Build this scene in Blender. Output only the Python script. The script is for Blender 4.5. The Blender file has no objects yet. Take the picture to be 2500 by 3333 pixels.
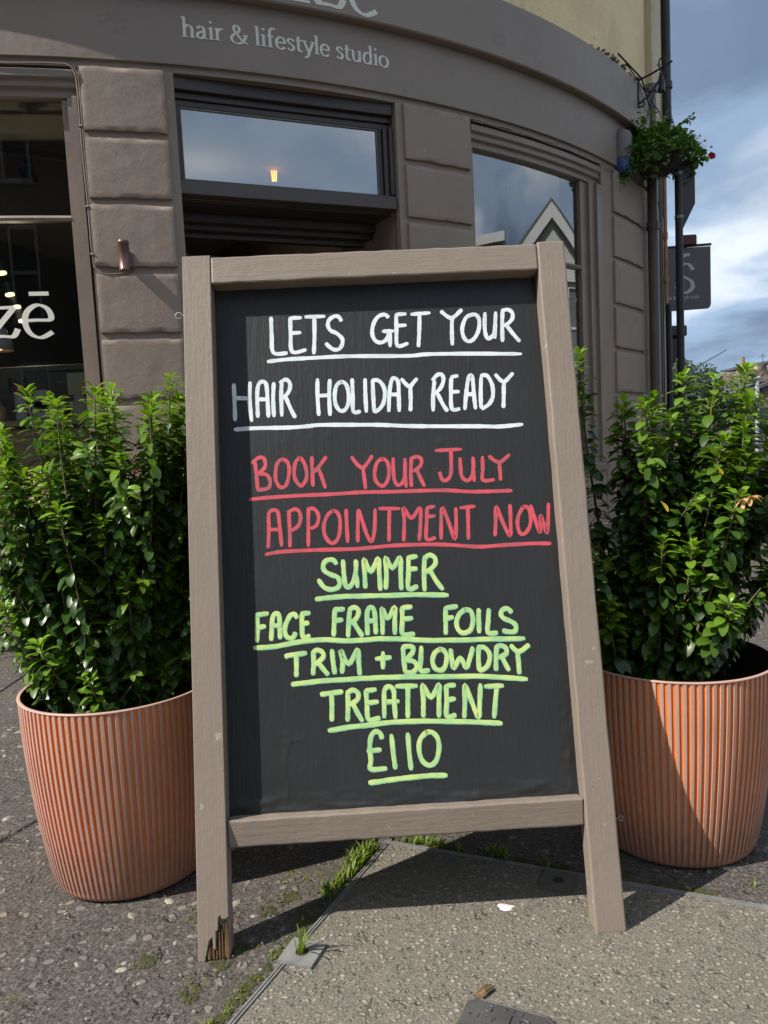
import bpy, math, random
import numpy as np
from mathutils import Vector, Matrix, Euler, noise

scene = bpy.context.scene
R = math.radians
random.seed(7)
col = scene.collection

# ---------------------------------------------------------------- camera
cam_d = bpy.data.cameras.new('camera')
cam = bpy.data.objects.new('camera', cam_d)
col.objects.link(cam)
scene.camera = cam
PITCH, ROLL, CAMH = 0.0928, 0.0499, 0.8235
_f = Vector((0, math.cos(PITCH), -math.sin(PITCH)))
_r = Vector((1, 0, 0))
_d = Vector((0, -math.sin(PITCH), -math.cos(PITCH)))
_c, _s = math.cos(ROLL), math.sin(ROLL)
_r2 = _c * _r + _s * _d
_d2 = -_s * _r + _c * _d
_m = Matrix((_r2, -_d2, -_f)).transposed().to_4x4()
_m.translation = Vector((0, 0, CAMH))
cam.matrix_world = _m
cam_d.sensor_fit = 'VERTICAL'
cam_d.sensor_height = 36.0
cam_d.lens = 36.0 * 2500.0 / 3333.0
cam_d.clip_start = 0.02
cam_d.clip_end = 2000

# ---------------------------------------------------------------- light
LDIR = Vector((0.92, 0.385, -1.0)).normalized()          # the way sunlight travels
SUN_EL = math.asin(-LDIR.z)
sd = bpy.data.lights.new('sun', 'SUN')
sd.energy = 5.0
sd.angle = R(0.5)
sd.color = (1.0, 0.945, 0.87)
sun = bpy.data.objects.new('sun', sd)
col.objects.link(sun)
sun.rotation_euler = LDIR.to_track_quat('-Z', 'Y').to_euler()

world = bpy.data.worlds.new('World')
scene.world = world
world.use_nodes = True
wn, wl = world.node_tree.nodes, world.node_tree.links
wn.clear()
def wnode(t, **k):
    n = wn.new(t)
    for a, b in k.items():
        setattr(n, a, b)
    return n
sky = wnode('ShaderNodeTexSky', sky_type='NISHITA')
sky.sun_disc = False
sky.sun_elevation = SUN_EL
sky.sun_rotation = math.atan2(-LDIR.x, -LDIR.y)
sky.air_density = 1.2
sky.dust_density = 1.0
sky.ozone_density = 2.0
tc = wnode('ShaderNodeTexCoord')
sep = wnode('ShaderNodeSeparateXYZ')
wl.new(tc.outputs['Generated'], sep.inputs[0])
addz = wnode('ShaderNodeMath', operation='ADD'); addz.inputs[1].default_value = 0.22
mx = wnode('ShaderNodeMath', operation='MAXIMUM'); mx.inputs[1].default_value = 0.05
wl.new(sep.outputs['Z'], addz.inputs[0]); wl.new(addz.outputs[0], mx.inputs[0])
dv = []
for ax in 'XY':
    q = wnode('ShaderNodeMath', operation='DIVIDE')
    wl.new(sep.outputs[ax], q.inputs[0]); wl.new(mx.outputs[0], q.inputs[1]); dv.append(q)
cmb = wnode('ShaderNodeCombineXYZ')
wl.new(dv[0].outputs[0], cmb.inputs[0]); wl.new(dv[1].outputs[0], cmb.inputs[1])
def wnoise(scale, detail, rough, off, dist=0.0):
    mp = wnode('ShaderNodeMapping'); mp.inputs['Location'].default_value = off
    n = wnode('ShaderNodeTexNoise'); n.inputs['Scale'].default_value = scale
    n.inputs['Detail'].default_value = detail; n.inputs['Roughness'].default_value = rough
    n.inputs['Distortion'].default_value = dist
    wl.new(cmb.outputs[0], mp.inputs[0]); wl.new(mp.outputs[0], n.inputs['Vector'])
    return n
def wramp(src, stops):
    r = wnode('ShaderNodeValToRGB')
    r.color_ramp.interpolation = 'EASE'
    e = r.color_ramp.elements
    e[0].position, e[0].color = stops[0][0], (*[stops[0][1]] * 3, 1) if not isinstance(stops[0][1], tuple) else (*stops[0][1], 1)
    e[1].position, e[1].color = stops[-1][0], (*[stops[-1][1]] * 3, 1) if not isinstance(stops[-1][1], tuple) else (*stops[-1][1], 1)
    for p, v in stops[1:-1]:
        k = e.new(p); k.color = (*[v] * 3, 1) if not isinstance(v, tuple) else (*v, 1)
    wl.new(src, r.inputs[0])
    return r
CLOUD_OFF = (12.996, 25.327, 0.0)
cover = wramp(wnoise(0.75, 8, 0.52, CLOUD_OFF, 0.2).outputs[0], [(0.36, 0.62), (0.56, 1.0)])
shade = wramp(wnoise(0.95, 9, 0.53, (CLOUD_OFF[0] + 7.3, CLOUD_OFF[1] + 2.1, 0), 0.3).outputs[0],
              [(0.34, (3.0, 4.2, 6.2)), (0.47, (5.6, 7.7, 10.8)), (0.60, (12.5, 13.6, 15.0))])
mixc = wnode('ShaderNodeMixRGB')
wl.new(cover.outputs[0], mixc.inputs[0]); wl.new(sky.outputs[0], mixc.inputs[1]); wl.new(shade.outputs[0], mixc.inputs[2])
bg = wnode('ShaderNodeBackground'); bg.inputs[1].default_value = 0.054
wo = wnode('ShaderNodeOutputWorld')
wl.new(mixc.outputs[0], bg.inputs[0]); wl.new(bg.outputs[0], wo.inputs[0])

vs = scene.view_settings
vs.view_transform = 'Standard'
vs.look = 'None'
vs.exposure = 0.44
vs.gamma = 1.0
vs.use_curve_mapping = False
scene.cycles.max_bounces = 8
scene.cycles.transparent_max_bounces = 12
scene.cycles.caustics_reflective = False
scene.cycles.caustics_refractive = False

# ---------------------------------------------------------------- helpers: objects
def tag(o, label=None, cat=None, group=None, kind=None):
    if label: o['label'] = label
    if cat: o['category'] = cat
    if group: o['group'] = group
    if kind: o['kind'] = kind
    return o

def empty(name, loc=(0, 0, 0), rot=(0, 0, 0), label=None, cat=None, group=None, kind=None, parent=None):
    o = bpy.data.objects.new(name, None)
    col.objects.link(o)
    o.location = loc; o.rotation_euler = rot
    o.empty_display_size = 0.1
    if parent: o.parent = parent
    return tag(o, label, cat, group, kind)

class MB:
    """collects verts and faces, then links them as one mesh object"""
    def __init__(s):
        s.v = []; s.f = []; s.m = []; s.sm = []
    def add(s, vs_, fs, mi=0, smooth=False):
        b = len(s.v)
        s.v.extend([tuple(p) for p in vs_])
        for f in fs:
            s.f.append(tuple(i + b for i in f)); s.m.append(mi); s.sm.append(smooth)
    def box(s, x0, x1, y0, y1, z0, z1, mi=0, M=None):
        vs_ = [Vector((x, y, z)) for x in (x0, x1) for y in (y0, y1) for z in (z0, z1)]
        if M is not None: vs_ = [M @ p for p in vs_]
        s.add(vs_, [(0, 1, 3, 2), (4, 6, 7, 5), (0, 4, 5, 1), (2, 3, 7, 6), (0, 2, 6, 4), (1, 5, 7, 3)], mi)
    def prism(s, pts, ax0, ax1, mi=0):
        """pts: closed list of 3d points; ax: offset vector pair extruded"""
        n = len(pts); a = Vector(ax0); b = Vector(ax1)
        vs_ = [Vector(p) + a for p in pts] + [Vector(p) + b for p in pts]
        fs = [tuple(range(n))[::-1], tuple(range(n, 2 * n))]
        fs += [(i, (i + 1) % n, n + (i + 1) % n, n + i) for i in range(n)]
        s.add(vs_, fs, mi)
    def tube(s, pts, rad, n=8, mi=0, cap=True, smooth=True):
        pts = [Vector(p) for p in pts]
        if not hasattr(rad, '__len__'): rad = [rad] * len(pts)
        vs_ = []; prev = None
        for i, p in enumerate(pts):
            t = (pts[min(i + 1, len(pts) - 1)] - pts[max(i - 1, 0)]).normalized()
            if prev is None:
                a = t.orthogonal().normalized()
            else:
                a = (prev - t * prev.dot(t))
                a = a.normalized() if a.length > 1e-6 else t.orthogonal().normalized()
            prev = a; b = t.cross(a)
            for k in range(n):
                w = 2 * math.pi * k / n
                vs_.append(p + rad[i] * (math.cos(w) * a + math.sin(w) * b))
        fs = [(i * n + k, i * n + (k + 1) % n, (i + 1) * n + (k + 1) % n, (i + 1) * n + k)
              for i in range(len(pts) - 1) for k in range(n)]
        s.add(vs_, fs, mi, smooth)
        if cap:
            m = len(pts)
            s.add([vs_[k] for k in range(n)], [tuple(range(n))[::-1]], mi)
            s.add([vs_[(m - 1) * n + k] for k in range(n)], [tuple(range(n))], mi)
    def lathe(s, prof, n=24, c=(0, 0, 0), mi=0, smooth=True):
        vs_ = []
        for r_, z in prof:
            for k in range(n):
                w = 2 * math.pi * k / n
                vs_.append((c[0] + r_ * math.cos(w), c[1] + r_ * math.sin(w), c[2] + z))
        fs = [(i * n + k, i * n + (k + 1) % n, (i + 1) * n + (k + 1) % n, (i + 1) * n + k)
              for i in range(len(prof) - 1) for k in range(n)]
        s.add(vs_, fs, mi, smooth)
    def build(s, name, mat, parent=None, label=None, kind=None, bevel=0, seg=1, loc=None, rot=None):
        me = bpy.data.meshes.new(name)
        me.from_pydata(s.v, [], s.f)
        mats = mat if isinstance(mat, (list, tuple)) else [mat]
        for m in mats: me.materials.append(m)
        me.polygons.foreach_set('material_index', s.m)
        me.polygons.foreach_set('use_smooth', s.sm)
        me.update()
        o = bpy.data.objects.new(name, me)
        col.objects.link(o)
        if parent: o.parent = parent
        if loc: o.location = loc
        if rot: o.rotation_euler = rot
        if bevel:
            b = o.modifiers.new('bevel', 'BEVEL'); b.width = bevel; b.segments = seg
            b.limit_method = 'ANGLE'; b.angle_limit = R(35)
        return tag(o, label, None, None, kind)

def np_mesh(name, V, F, mats, parent=None, mi=None, smooth=True, tint=None, kind=None):
    """V (n,3) F (m,k) all polygons the same size"""
    me = bpy.data.meshes.new(name)
    k = F.shape[1]
    me.vertices.add(len(V)); me.vertices.foreach_set('co', V.astype(np.float32).ravel())
    me.loops.add(F.size); me.loops.foreach_set('vertex_index', F.astype(np.int32).ravel())
    me.polygons.add(len(F))
    me.polygons.foreach_set('loop_start', np.arange(0, F.size, k, dtype=np.int32))
    me.polygons.foreach_set('loop_total', np.full(len(F), k, dtype=np.int32))
    me.polygons.foreach_set('use_smooth', np.full(len(F), smooth))
    if mi is not None: me.polygons.foreach_set('material_index', mi.astype(np.int32))
    for m in mats: me.materials.append(m)
    if tint is not None:
        at = me.attributes.new('tint', 'FLOAT', 'POINT')
        at.data.foreach_set('value', tint.astype(np.float32))
    me.update(); me.validate()
    o = bpy.data.objects.new(name, me)
    col.objects.link(o)
    if parent: o.parent = parent
    return tag(o, None, None, None, kind)

# ---------------------------------------------------------------- helpers: materials
def lin(r, g, b):
    f = lambda c: (c / 255 / 12.92) if c / 255 <= 0.04045 else ((c / 255 + 0.055) / 1.055) ** 2.4
    return (f(r), f(g), f(b))

def mat(name, base, rough=0.6, var=0.0, vscale=4.0, bumps=(), metal=0.0, spec=0.5, chips=None,
        coords='pos', stretch=(1, 1, 1), base2=None, coat=0.0):
    """bumps: (scale, strength, distance, stretch); chips: (scale, threshold, colour)"""
    m = bpy.data.materials.new(name)
    m.use_nodes = True
    n, l = m.node_tree.nodes, m.node_tree.links
    p = n['Principled BSDF']
    p.inputs['Roughness'].default_value = rough
    p.inputs['Metallic'].default_value = metal
    p.inputs['Specular IOR Level'].default_value = spec
    p.inputs['Coat Weight'].default_value = coat
    if coords == 'pos':
        src = n.new('ShaderNodeNewGeometry').outputs['Position']
    else:
        src = n.new('ShaderNodeTexCoord').outputs['Object']
    def mapped(st):
        if tuple(st) == (1, 1, 1): return src
        mp = n.new('ShaderNodeMapping'); mp.inputs['Scale'].default_value = st
        l.new(src, mp.inputs[0]); return mp.outputs[0]
    def noi(scale, st=(1, 1, 1), detail=6, rough_=0.6):
        t = n.new('ShaderNodeTexNoise'); t.inputs['Scale'].default_value = scale
        t.inputs['Detail'].default_value = detail; t.inputs['Roughness'].default_value = rough_
        l.new(mapped(st), t.inputs['Vector']); return t.outputs[0]
    cur = None
    if var or base2:
        a = n.new('ShaderNodeMixRGB')
        b2 = base2 or tuple(c * (1 - var) for c in base)
        b1 = base if base2 else tuple(min(1, c * (1 + var)) for c in base)
        a.inputs[1].default_value = (*b1, 1); a.inputs[2].default_value = (*b2, 1)
        mr = n.new('ShaderNodeMapRange'); mr.inputs[1].default_value = 0.32; mr.inputs[2].default_value = 0.68
        l.new(noi(vscale, stretch), mr.inputs[0]); l.new(mr.outputs[0], a.inputs[0])
        cur = a.outputs[0]
    if chips:
        for sc_, th, cc in (chips if isinstance(chips[0], tuple) else [chips]):
            a = n.new('ShaderNodeMixRGB')
            if cur is None: a.inputs[1].default_value = (*base, 1)
            else: l.new(cur, a.inputs[1])
            a.inputs[2].default_value = (*cc, 1)
            mr = n.new('ShaderNodeMapRange'); mr.inputs[1].default_value = th; mr.inputs[2].default_value = th + 0.025
            l.new(noi(sc_, (1, 1, 1), 5, 0.65), mr.inputs[0]); l.new(mr.outputs[0], a.inputs[0])
            cur = a.outputs[0]
    if cur is None: p.inputs['Base Color'].default_value = (*base, 1)
    else: l.new(cur, p.inputs['Base Color'])
    nrm = None
    for b in bumps:
        sc_, st_, di = b[:3]; stt = b[3] if len(b) > 3 else (1, 1, 1)
        bn = n.new('ShaderNodeBump'); bn.inputs['Strength'].default_value = st_; bn.inputs['Distance'].default_value = di
        l.new(noi(sc_, stt), bn.inputs['Height'])
        if nrm: l.new(nrm, bn.inputs['Normal'])
        nrm = bn.outputs[0]
    if nrm: l.new(nrm, p.inputs['Normal'])
    return m

def glass_mat(name, f0=0.16, tint=(0.93, 0.96, 0.94), wob=0.0):
    m = bpy.data.materials.new(name); m.use_nodes = True
    n, l = m.node_tree.nodes, m.node_tree.links
    n.remove(n['Principled BSDF'])
    tr = n.new('ShaderNodeBsdfTransparent'); tr.inputs[0].default_value = (*tint, 1)
    gl = n.new('ShaderNodeBsdfGlossy'); gl.inputs['Roughness'].default_value = 0.0
    lw = n.new('ShaderNodeFresnel'); lw.inputs['IOR'].default_value = 1.5
    mr = n.new('ShaderNodeMapRange'); mr.inputs[1].default_value = 0.04; mr.inputs[2].default_value = 1.0
    mr.inputs[3].default_value = f0; mr.inputs[4].default_value = 1.0
    mixs = n.new('ShaderNodeMixShader')
    l.new(lw.outputs[0], mr.inputs[0]); l.new(mr.outputs[0], mixs.inputs[0])
    l.new(tr.outputs[0], mixs.inputs[1]); l.new(gl.outputs[0], mixs.inputs[2])
    if wob:
        t = n.new('ShaderNodeTexNoise'); t.inputs['Scale'].default_value = 2.5; t.inputs['Detail'].default_value = 1
        b = n.new('ShaderNodeBump'); b.inputs['Strength'].default_value = wob; b.inputs['Distance'].default_value = 0.01
        g = n.new('ShaderNodeNewGeometry'); l.new(g.outputs['Position'], t.inputs['Vector'])
        l.new(t.outputs[0], b.inputs['Height']); l.new(b.outputs[0], gl.inputs['Normal'])
    l.new(mixs.outputs[0], n['Material Output'].inputs[0])
    return m

def emit_mat(name, c, s):
    m = bpy.data.materials.new(name); m.use_nodes = True
    p = m.node_tree.nodes['Principled BSDF']
    p.inputs['Base Color'].default_value = (*c, 1)
    p.inputs['Emission Color'].default_value = (*c, 1)
    p.inputs['Emission Strength'].default_value = s
    return m

BROWN = (0.298, 0.234, 0.183)
M = {}
M['facade'] = mat('brown_masonry_paint', BROWN, 0.62, 0.10, 1.6, [(34, 0.36, 0.004), (120, 0.34, 0.0014), (420, 0.25, 0.0008)],
                  chips=[(4.0, 0.62, (0.255, 0.205, 0.165)), (22.0, 0.675, (0.40, 0.345, 0.295)), (90.0, 0.70, (0.16, 0.13, 0.105))])
M['fascia'] = mat('brown_fascia_paint', (0.262, 0.212, 0.170), 0.5, 0.09, 1.2, [(4, 0.2, 0.03), (150, 0.15, 0.001)],
                  chips=[(3.0, 0.61, (0.235, 0.19, 0.155)), (11.0, 0.70, (0.33, 0.285, 0.25))])
M['joinery'] = mat('brown_gloss_joinery_paint', (0.25, 0.2, 0.162), 0.38, 0.12, 3, [(25, 0.35, 0.004), (200, 0.2, 0.001)],
                   chips=[(45, 0.72, (0.3, 0.26, 0.22))])
M['dark_joinery'] = mat('dark_door_paint', (0.050, 0.038, 0.032), 0.4, 0.15, 3, [(120, 0.1, 0.001)])
M['render'] = mat('yellow_wall_render', (0.90, 0.685, 0.385), 0.9, 0.16, 1.1, [(14, 0.3, 0.02, (1, 1, 3)), (120, 0.4, 0.004)],
                  chips=[(3.0, 0.66, (0.50, 0.40, 0.26)), (9.0, .68, (.60, .47, .29)), (1.2, .62, (.78, .60, .35))])
M['cream'] = mat('cream_stone', (0.55, 0.46, 0.31), 0.8, 0.12, 3, [(60, 0.3, 0.004)])
M['broken'] = mat('broken_render_edge', (0.13, 0.10, 0.07), 0.95, 0.3, 20, [(60, 0.8, 0.01)])
M['black_iron'] = mat('black_iron_paint', (0.018, 0.019, 0.021), 0.45, 0.2, 8, [(90, 0.3, 0.002)], chips=[(14, 0.70, (0.09, 0.06, 0.045))])
M['brown_pipe'] = mat('brown_pipe_paint', (0.13, 0.11, 0.098), 0.45, 0.1, 5, [(60, 0.2, 0.002)])
M['copper'] = mat('orange_aged_copper', (0.40, 0.21, 0.09), 0.6, 0.3, 12, [(60, 0.4, 0.003)])
M['glass'] = glass_mat('window_glass', 0.34, wob=0.02)
M['glass_transom'] = glass_mat('transom_glass', 0.46, wob=0.03)
M['glass_dark'] = glass_mat('left_window_glass', 0.055, wob=0.02)
M['lettering'] = mat('pale_grey_green_lettering', (0.80, 0.79, 0.68), 0.5, 0.04, 20)
M['lampmetal'] = mat('dusky_pink_lamp_metal', (0.155, 0.085, 0.075), 0.35, 0.1, 20, [(200, 0.1, 0.0005)], metal=0.4)
M['alarm_grey'] = mat('alarm_grey_plastic', (0.16, 0.14, 0.13), 0.5, 0.05, 8)
M['alarm_blue'] = mat('alarm_blue_plastic', (0.02, 0.05, 0.17), 0.35, 0.1, 8)

# painted text of the chalkboard: strokes as (across, up) in metres on the panel
TEXT = [('LETS GET YOUR','white',[[(.1533,1.0946),(.1532,1.0597),(.1551,1.0268),(.18,1.0249)],[(.1886,1.0929),(.188,1.0605),(.1896,1.0269),(.2147,1.0294)],[(.1898,1.0916),(.2089,1.0912)],[(.1898,1.0624),(.2065,1.0628)],[(.2162,1.0924),(.2521,1.0919)],[(.2329,1.0908),(.2318,1.0559),(.2291,1.0213)],[(.2824,1.0815),(.2784,1.0894),(.2701,1.0911),(.2602,1.0845),(.2573,1.0747),(.2616,1.0645),(.2733,1.0577),(.2824,1.0473),(.2818,1.0361),(.2754,1.0277),(.2659,1.0274),(.2578,1.0335),(.2521,1.04)],[(.3701,1.0844),(.3632,1.0902),(.3509,1.0865),(.3418,1.0732),(.3384,1.0558),(.3425,1.0419),(.353,1.0364),(.3641,1.0421),(.3697,1.0556)],[(.3578,1.0579),(.3782,1.0577)],[(.3714,1.0567),(.37,1.0281)],[(.3849,1.09),(.3835,1.0587),(.3838,1.0292),(.4032,1.0328)],[(.3853,1.0892),(.403,1.0896)],[(.3848,1.0674),(.4017,1.0678)],[(.4125,1.0882),(.4477,1.0895)],[(.4282,1.0879),(.4258,1.0567),(.4224,1.0256)],[(.4684,1.0918),(.4786,1.0818),(.4879,1.0763)],[(.5073,1.093),(.4956,1.0822),(.4883,1.075),(.4861,1.0488),(.4853,1.0258)],[(.5296,1.0831),(.5147,1.0775),(.506,1.0579),(.5072,1.0403),(.515,1.0311),(.5262,1.0356),(.5358,1.0514),(.5385,1.0714),(.5331,1.0817),(.5235,1.0822)],[(.5503,1.0847),(.5479,1.0609),(.5485,1.0433),(.5527,1.0343),(.5616,1.0402),(.566,1.05),(.5703,1.085)],[(.5683,1.0649),(.5653,1.035)],[(.5833,1.0869),(.5805,1.0568),(.5788,1.0281)],[(.5821,1.087),(.5932,1.089),(.6012,1.0823),(.6003,1.071),(.5911,1.0614),(.5835,1.0579)],[(.5885,1.059),(.5993,1.0421),(.6107,1.0266)]],[(.1438,1.0101),(.1771,1.0127),(.2175,1.0132),(.2771,1.0135),(.3129,1.0125),(.3181,1.0113),(.4017,1.0087),(.4378,1.01),(.5098,1.0077),(.6119,1.0023)])
,('HAIR HOLIDAY READY','white',[[(.0809,.9707),(.0811,.9378),(.0812,.9027)],[(.079,.9447),(.1107,.9424)],[(.1105,.9729),(.1086,.9365),(.1109,.9)],[(.1224,.9067),(.1226,.9479),(.1257,.9673),(.133,.9731),(.1398,.9666),(.1411,.9373),(.1416,.9062)],[(.1235,.9401),(.1412,.9392)],[(.1536,.9696),(.1513,.9392),(.1517,.9064)],[(.1659,.9069),(.1662,.9458),(.1683,.9701)],[(.1647,.969),(.1756,.9746),(.1829,.9669),(.1806,.9524),(.1695,.9395)],[(.1743,.9417),(.1828,.9182),(.19,.9028)],[(.2336,.973),(.2322,.9425),(.2329,.9048)],[(.2334,.9412),(.2535,.9414)],[(.2561,.9707),(.2535,.9414),(.2534,.9037)],[(.2784,.9659),(.2686,.9603),(.2638,.9434),(.2645,.9238),(.2722,.9113),(.2817,.9132),(.2884,.9275),(.2883,.9495),(.2841,.9619),(.276,.966)],[(.2969,.9699),(.2965,.9393),(.2962,.9089),(.3087,.9083)],[(.3206,.9687),(.3197,.9382),(.3197,.9065)],[(.3343,.9668),(.3339,.9375),(.3339,.9058)],[(.3343,.9656),(.3461,.9638),(.3548,.9487),(.3535,.9267),(.3456,.9125),(.3346,.9057)],[(.3607,.9057),(.3639,.9409),(.3692,.9639),(.3754,.9673),(.3809,.9596),(.3807,.9351),(.3796,.9047)],[(.3641,.9372),(.3819,.9363)],[(.3872,.9655),(.3961,.954),(.4024,.9488)],[(.4158,.9648),(.4056,.9535),(.4028,.9463),(.4019,.9243),(.4003,.9049)],[(.4417,.9028),(.4436,.932),(.4477,.9588)],[(.4442,.9602),(.4532,.9696),(.4616,.9704),(.4646,.9604),(.4588,.946),(.4473,.9343)],[(.4521,.934),(.4603,.9141),(.4678,.901)],[(.4791,.9634),(.4765,.9353),(.4764,.9047),(.4906,.904)],[(.4792,.9647),(.4913,.9665)],[(.4785,.9364),(.4917,.9365)],[(.5,.9023),(.5044,.9315),(.5099,.9582),(.5153,.9666),(.5183,.9578),(.5186,.9283),(.5196,.9026)],[(.5056,.9302),(.5187,.9307)],[(.5342,.962),(.5311,.9301),(.5299,.9033)],[(.5336,.9645),(.5451,.9639),(.5534,.9462),(.553,.9241),(.5447,.9099),(.531,.902)],[(.5609,.9656),(.5685,.9553),(.5753,.9501)],[(.5934,.9665),(.5817,.9547),(.5756,.9476),(.5734,.9256),(.571,.9025)]],[(.0795,.8859),(.1182,.8864),(.1768,.8846),(.212,.8853),(.2356,.8865),(.3062,.8832),(.3114,.8832),(.3467,.8809),(.3938,.8766),(.441,.8737),(.5239,.8695),(.5618,.8671),(.6037,.8691)])
,('BOOK YOUR JULY','red',[[(.1144,.8236),(.116,.8012),(.1176,.7717)],[(.1093,.8225),(.1206,.8315),(.1296,.831),(.1327,.8227),(.131,.8126),(.1197,.803)],[(.1216,.8019),(.1335,.8003),(.1401,.7898),(.1387,.7777),(.1316,.774),(.1176,.7727)],[(.1625,.8273),(.1542,.8195),(.1506,.8034),(.151,.7872),(.1585,.7756),(.1676,.7782),(.1731,.7921),(.1754,.8103),(.1713,.8227),(.1625,.8273)],[(.1956,.8287),(.1872,.8199),(.1839,.8017),(.1859,.7874),(.1944,.7768),(.2006,.7805),(.2061,.7924),(.2049,.8108),(.2003,.8223),(.1946,.8287)],[(.217,.8286),(.2165,.8021),(.2167,.7746)],[(.2427,.8273),(.232,.8135),(.2194,.7999)],[(.2268,.8097),(.233,.791),(.2387,.7704)],[(.2884,.8249),(.2981,.8101),(.3077,.8024)],[(.326,.825),(.3162,.8112),(.3087,.8014),(.3097,.783),(.3108,.7656)],[(.3449,.8189),(.3344,.8123),(.3291,.7962),(.3296,.7799),(.3381,.7693),(.3462,.7709),(.3529,.7827),(.3549,.801),(.3516,.8135),(.3438,.819)],[(.3638,.8188),(.3627,.7986),(.3638,.7771),(.3703,.7684),(.3788,.7739),(.3832,.788),(.3849,.8165)],[(.3833,.7903),(.3841,.7642)],[(.3966,.8159),(.3939,.7898),(.3935,.7649)],[(.3942,.8148),(.4062,.819),(.4142,.8138),(.4122,.802),(.3987,.7919)],[(.4048,.7964),(.4108,.7794),(.417,.7643)],[(.4411,.8285),(.4884,.8287)],[(.4694,.8278),(.4683,.805),(.4666,.786),(.4612,.7756),(.4527,.7725),(.4484,.7786),(.4462,.7883)],[(.4849,.8126),(.4847,.7922),(.486,.7779),(.4949,.7703),(.5036,.7769),(.5079,.7934),(.5085,.8126)],[(.5075,.7911),(.5078,.7684)],[(.5258,.8129),(.5247,.7902),(.5237,.7699),(.5444,.7696)],[(.5382,.8134),(.547,.8046),(.5562,.8005)],[(.575,.8139),(.5636,.8049),(.556,.7981),(.5559,.7814),(.5556,.7683)]],[(.1022,.7564),(.13,.7579),(.1897,.7588),(.2495,.7583),(.2995,.7591),(.3346,.758),(.3626,.757),(.4094,.7562),(.4562,.7545),(.4982,.7499),(.5381,.7485),(.5746,.7478)])
,('APPOINTMENT NOW','red',[[(.1323,.6679),(.1348,.6995),(.1359,.7295),(.145,.735),(.1518,.7306),(.1539,.7085),(.1564,.6695)],[(.1339,.7006),(.1556,.6994)],[(.1711,.6677),(.1717,.6976),(.1716,.7296)],[(.1696,.7287),(.1807,.7347),(.1895,.7306),(.1919,.7165),(.1864,.7038),(.1752,.6964)],[(.2037,.667),(.2049,.6958),(.2065,.7338)],[(.2045,.7329),(.2145,.7343),(.2221,.7269),(.224,.7148),(.2191,.703),(.21,.6985)],[(.2511,.7294),(.2397,.7199),(.2329,.7023),(.2341,.6842),(.2434,.6708),(.2534,.6732),(.26,.6868),(.2621,.7107),(.2579,.725),(.2491,.7285)],[(.274,.7292),(.2737,.7021),(.274,.6701)],[(.2959,.728),(.2935,.701),(.2919,.6702)],[(.2968,.727),(.3026,.7046),(.3093,.6802),(.3167,.6698),(.3227,.6895),(.3258,.7274)],[(.333,.7279),(.3702,.7259)],[(.3515,.7258),(.3494,.6977),(.3475,.6687)],[(.3737,.6673),(.377,.7033),(.3772,.7267),(.39,.7073),(.4063,.7252),(.4057,.6971),(.4015,.6669)],[(.4191,.7245),(.4167,.6965),(.4149,.6685),(.4308,.67)],[(.4191,.7245),(.4333,.7266)],[(.4181,.7086),(.4326,.7092)],[(.4411,.6671),(.4432,.6997),(.4471,.723),(.4569,.6943),(.4655,.6658),(.4697,.6936),(.4709,.7218)],[(.4786,.7214),(.5057,.7228)],[(.4926,.7206),(.4913,.6925),(.4898,.6645)],[(.538,.6677),(.5411,.6945),(.5442,.7203),(.5528,.6939),(.5647,.6663),(.568,.6931),(.5691,.7225)],[(.5934,.7177),(.5841,.704),(.58,.6878),(.5827,.6712),(.5907,.6684),(.6009,.6796),(.6048,.6982),(.6014,.7149),(.5922,.7177)],[(.6065,.7193),(.6126,.6931),(.6189,.6693),(.6214,.6855),(.6232,.6996),(.6272,.6852),(.6316,.6674),(.6358,.6895),(.6389,.7212)]],[(.1273,.6562),(.156,.6596),(.2152,.6594),(.2843,.6576),(.3106,.6583),(.357,.66),(.415,.6587),(.4543,.6559),(.5074,.6496),(.5425,.65),(.6009,.6503),(.6371,.6484)])
,('SUMMER','green',[[(.2515,.6337),(.2459,.6409),(.2341,.6406),(.2278,.632),(.2303,.622),(.2427,.6144),(.2523,.61),(.2558,.6),(.2514,.5914),(.2395,.5891),(.228,.5936),(.2187,.6069)],[(.2636,.6389),(.2639,.6133),(.2663,.5935),(.2741,.5931),(.2816,.6044),(.2855,.6219),(.2863,.6377)],[(.2855,.6121),(.2868,.5904)],[(.3005,.5887),(.3007,.6113),(.3012,.6389),(.3118,.6166),(.3259,.6395),(.3265,.6138),(.3268,.5833)],[(.3366,.585),(.3393,.6124),(.3397,.6401),(.3502,.621),(.365,.6387),(.3646,.611),(.364,.5824)],[(.3801,.6391),(.3784,.6103),(.3767,.5828),(.3931,.5865)],[(.38,.6379),(.3952,.6394)],[(.38,.6171),(.3939,.6175)],[(.4052,.5778),(.406,.6088),(.4089,.6363)],[(.4077,.6352),(.4185,.6404),(.4273,.6342),(.4267,.6238),(.4168,.6139),(.4073,.6099)],[(.4178,.6116),(.427,.5938),(.4376,.5783)]],[(.2123,.573),(.2409,.5753),(.2801,.5751),(.3076,.574),(.306,.5719),(.352,.5727),(.3979,.5713),(.4461,.5675)])
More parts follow.
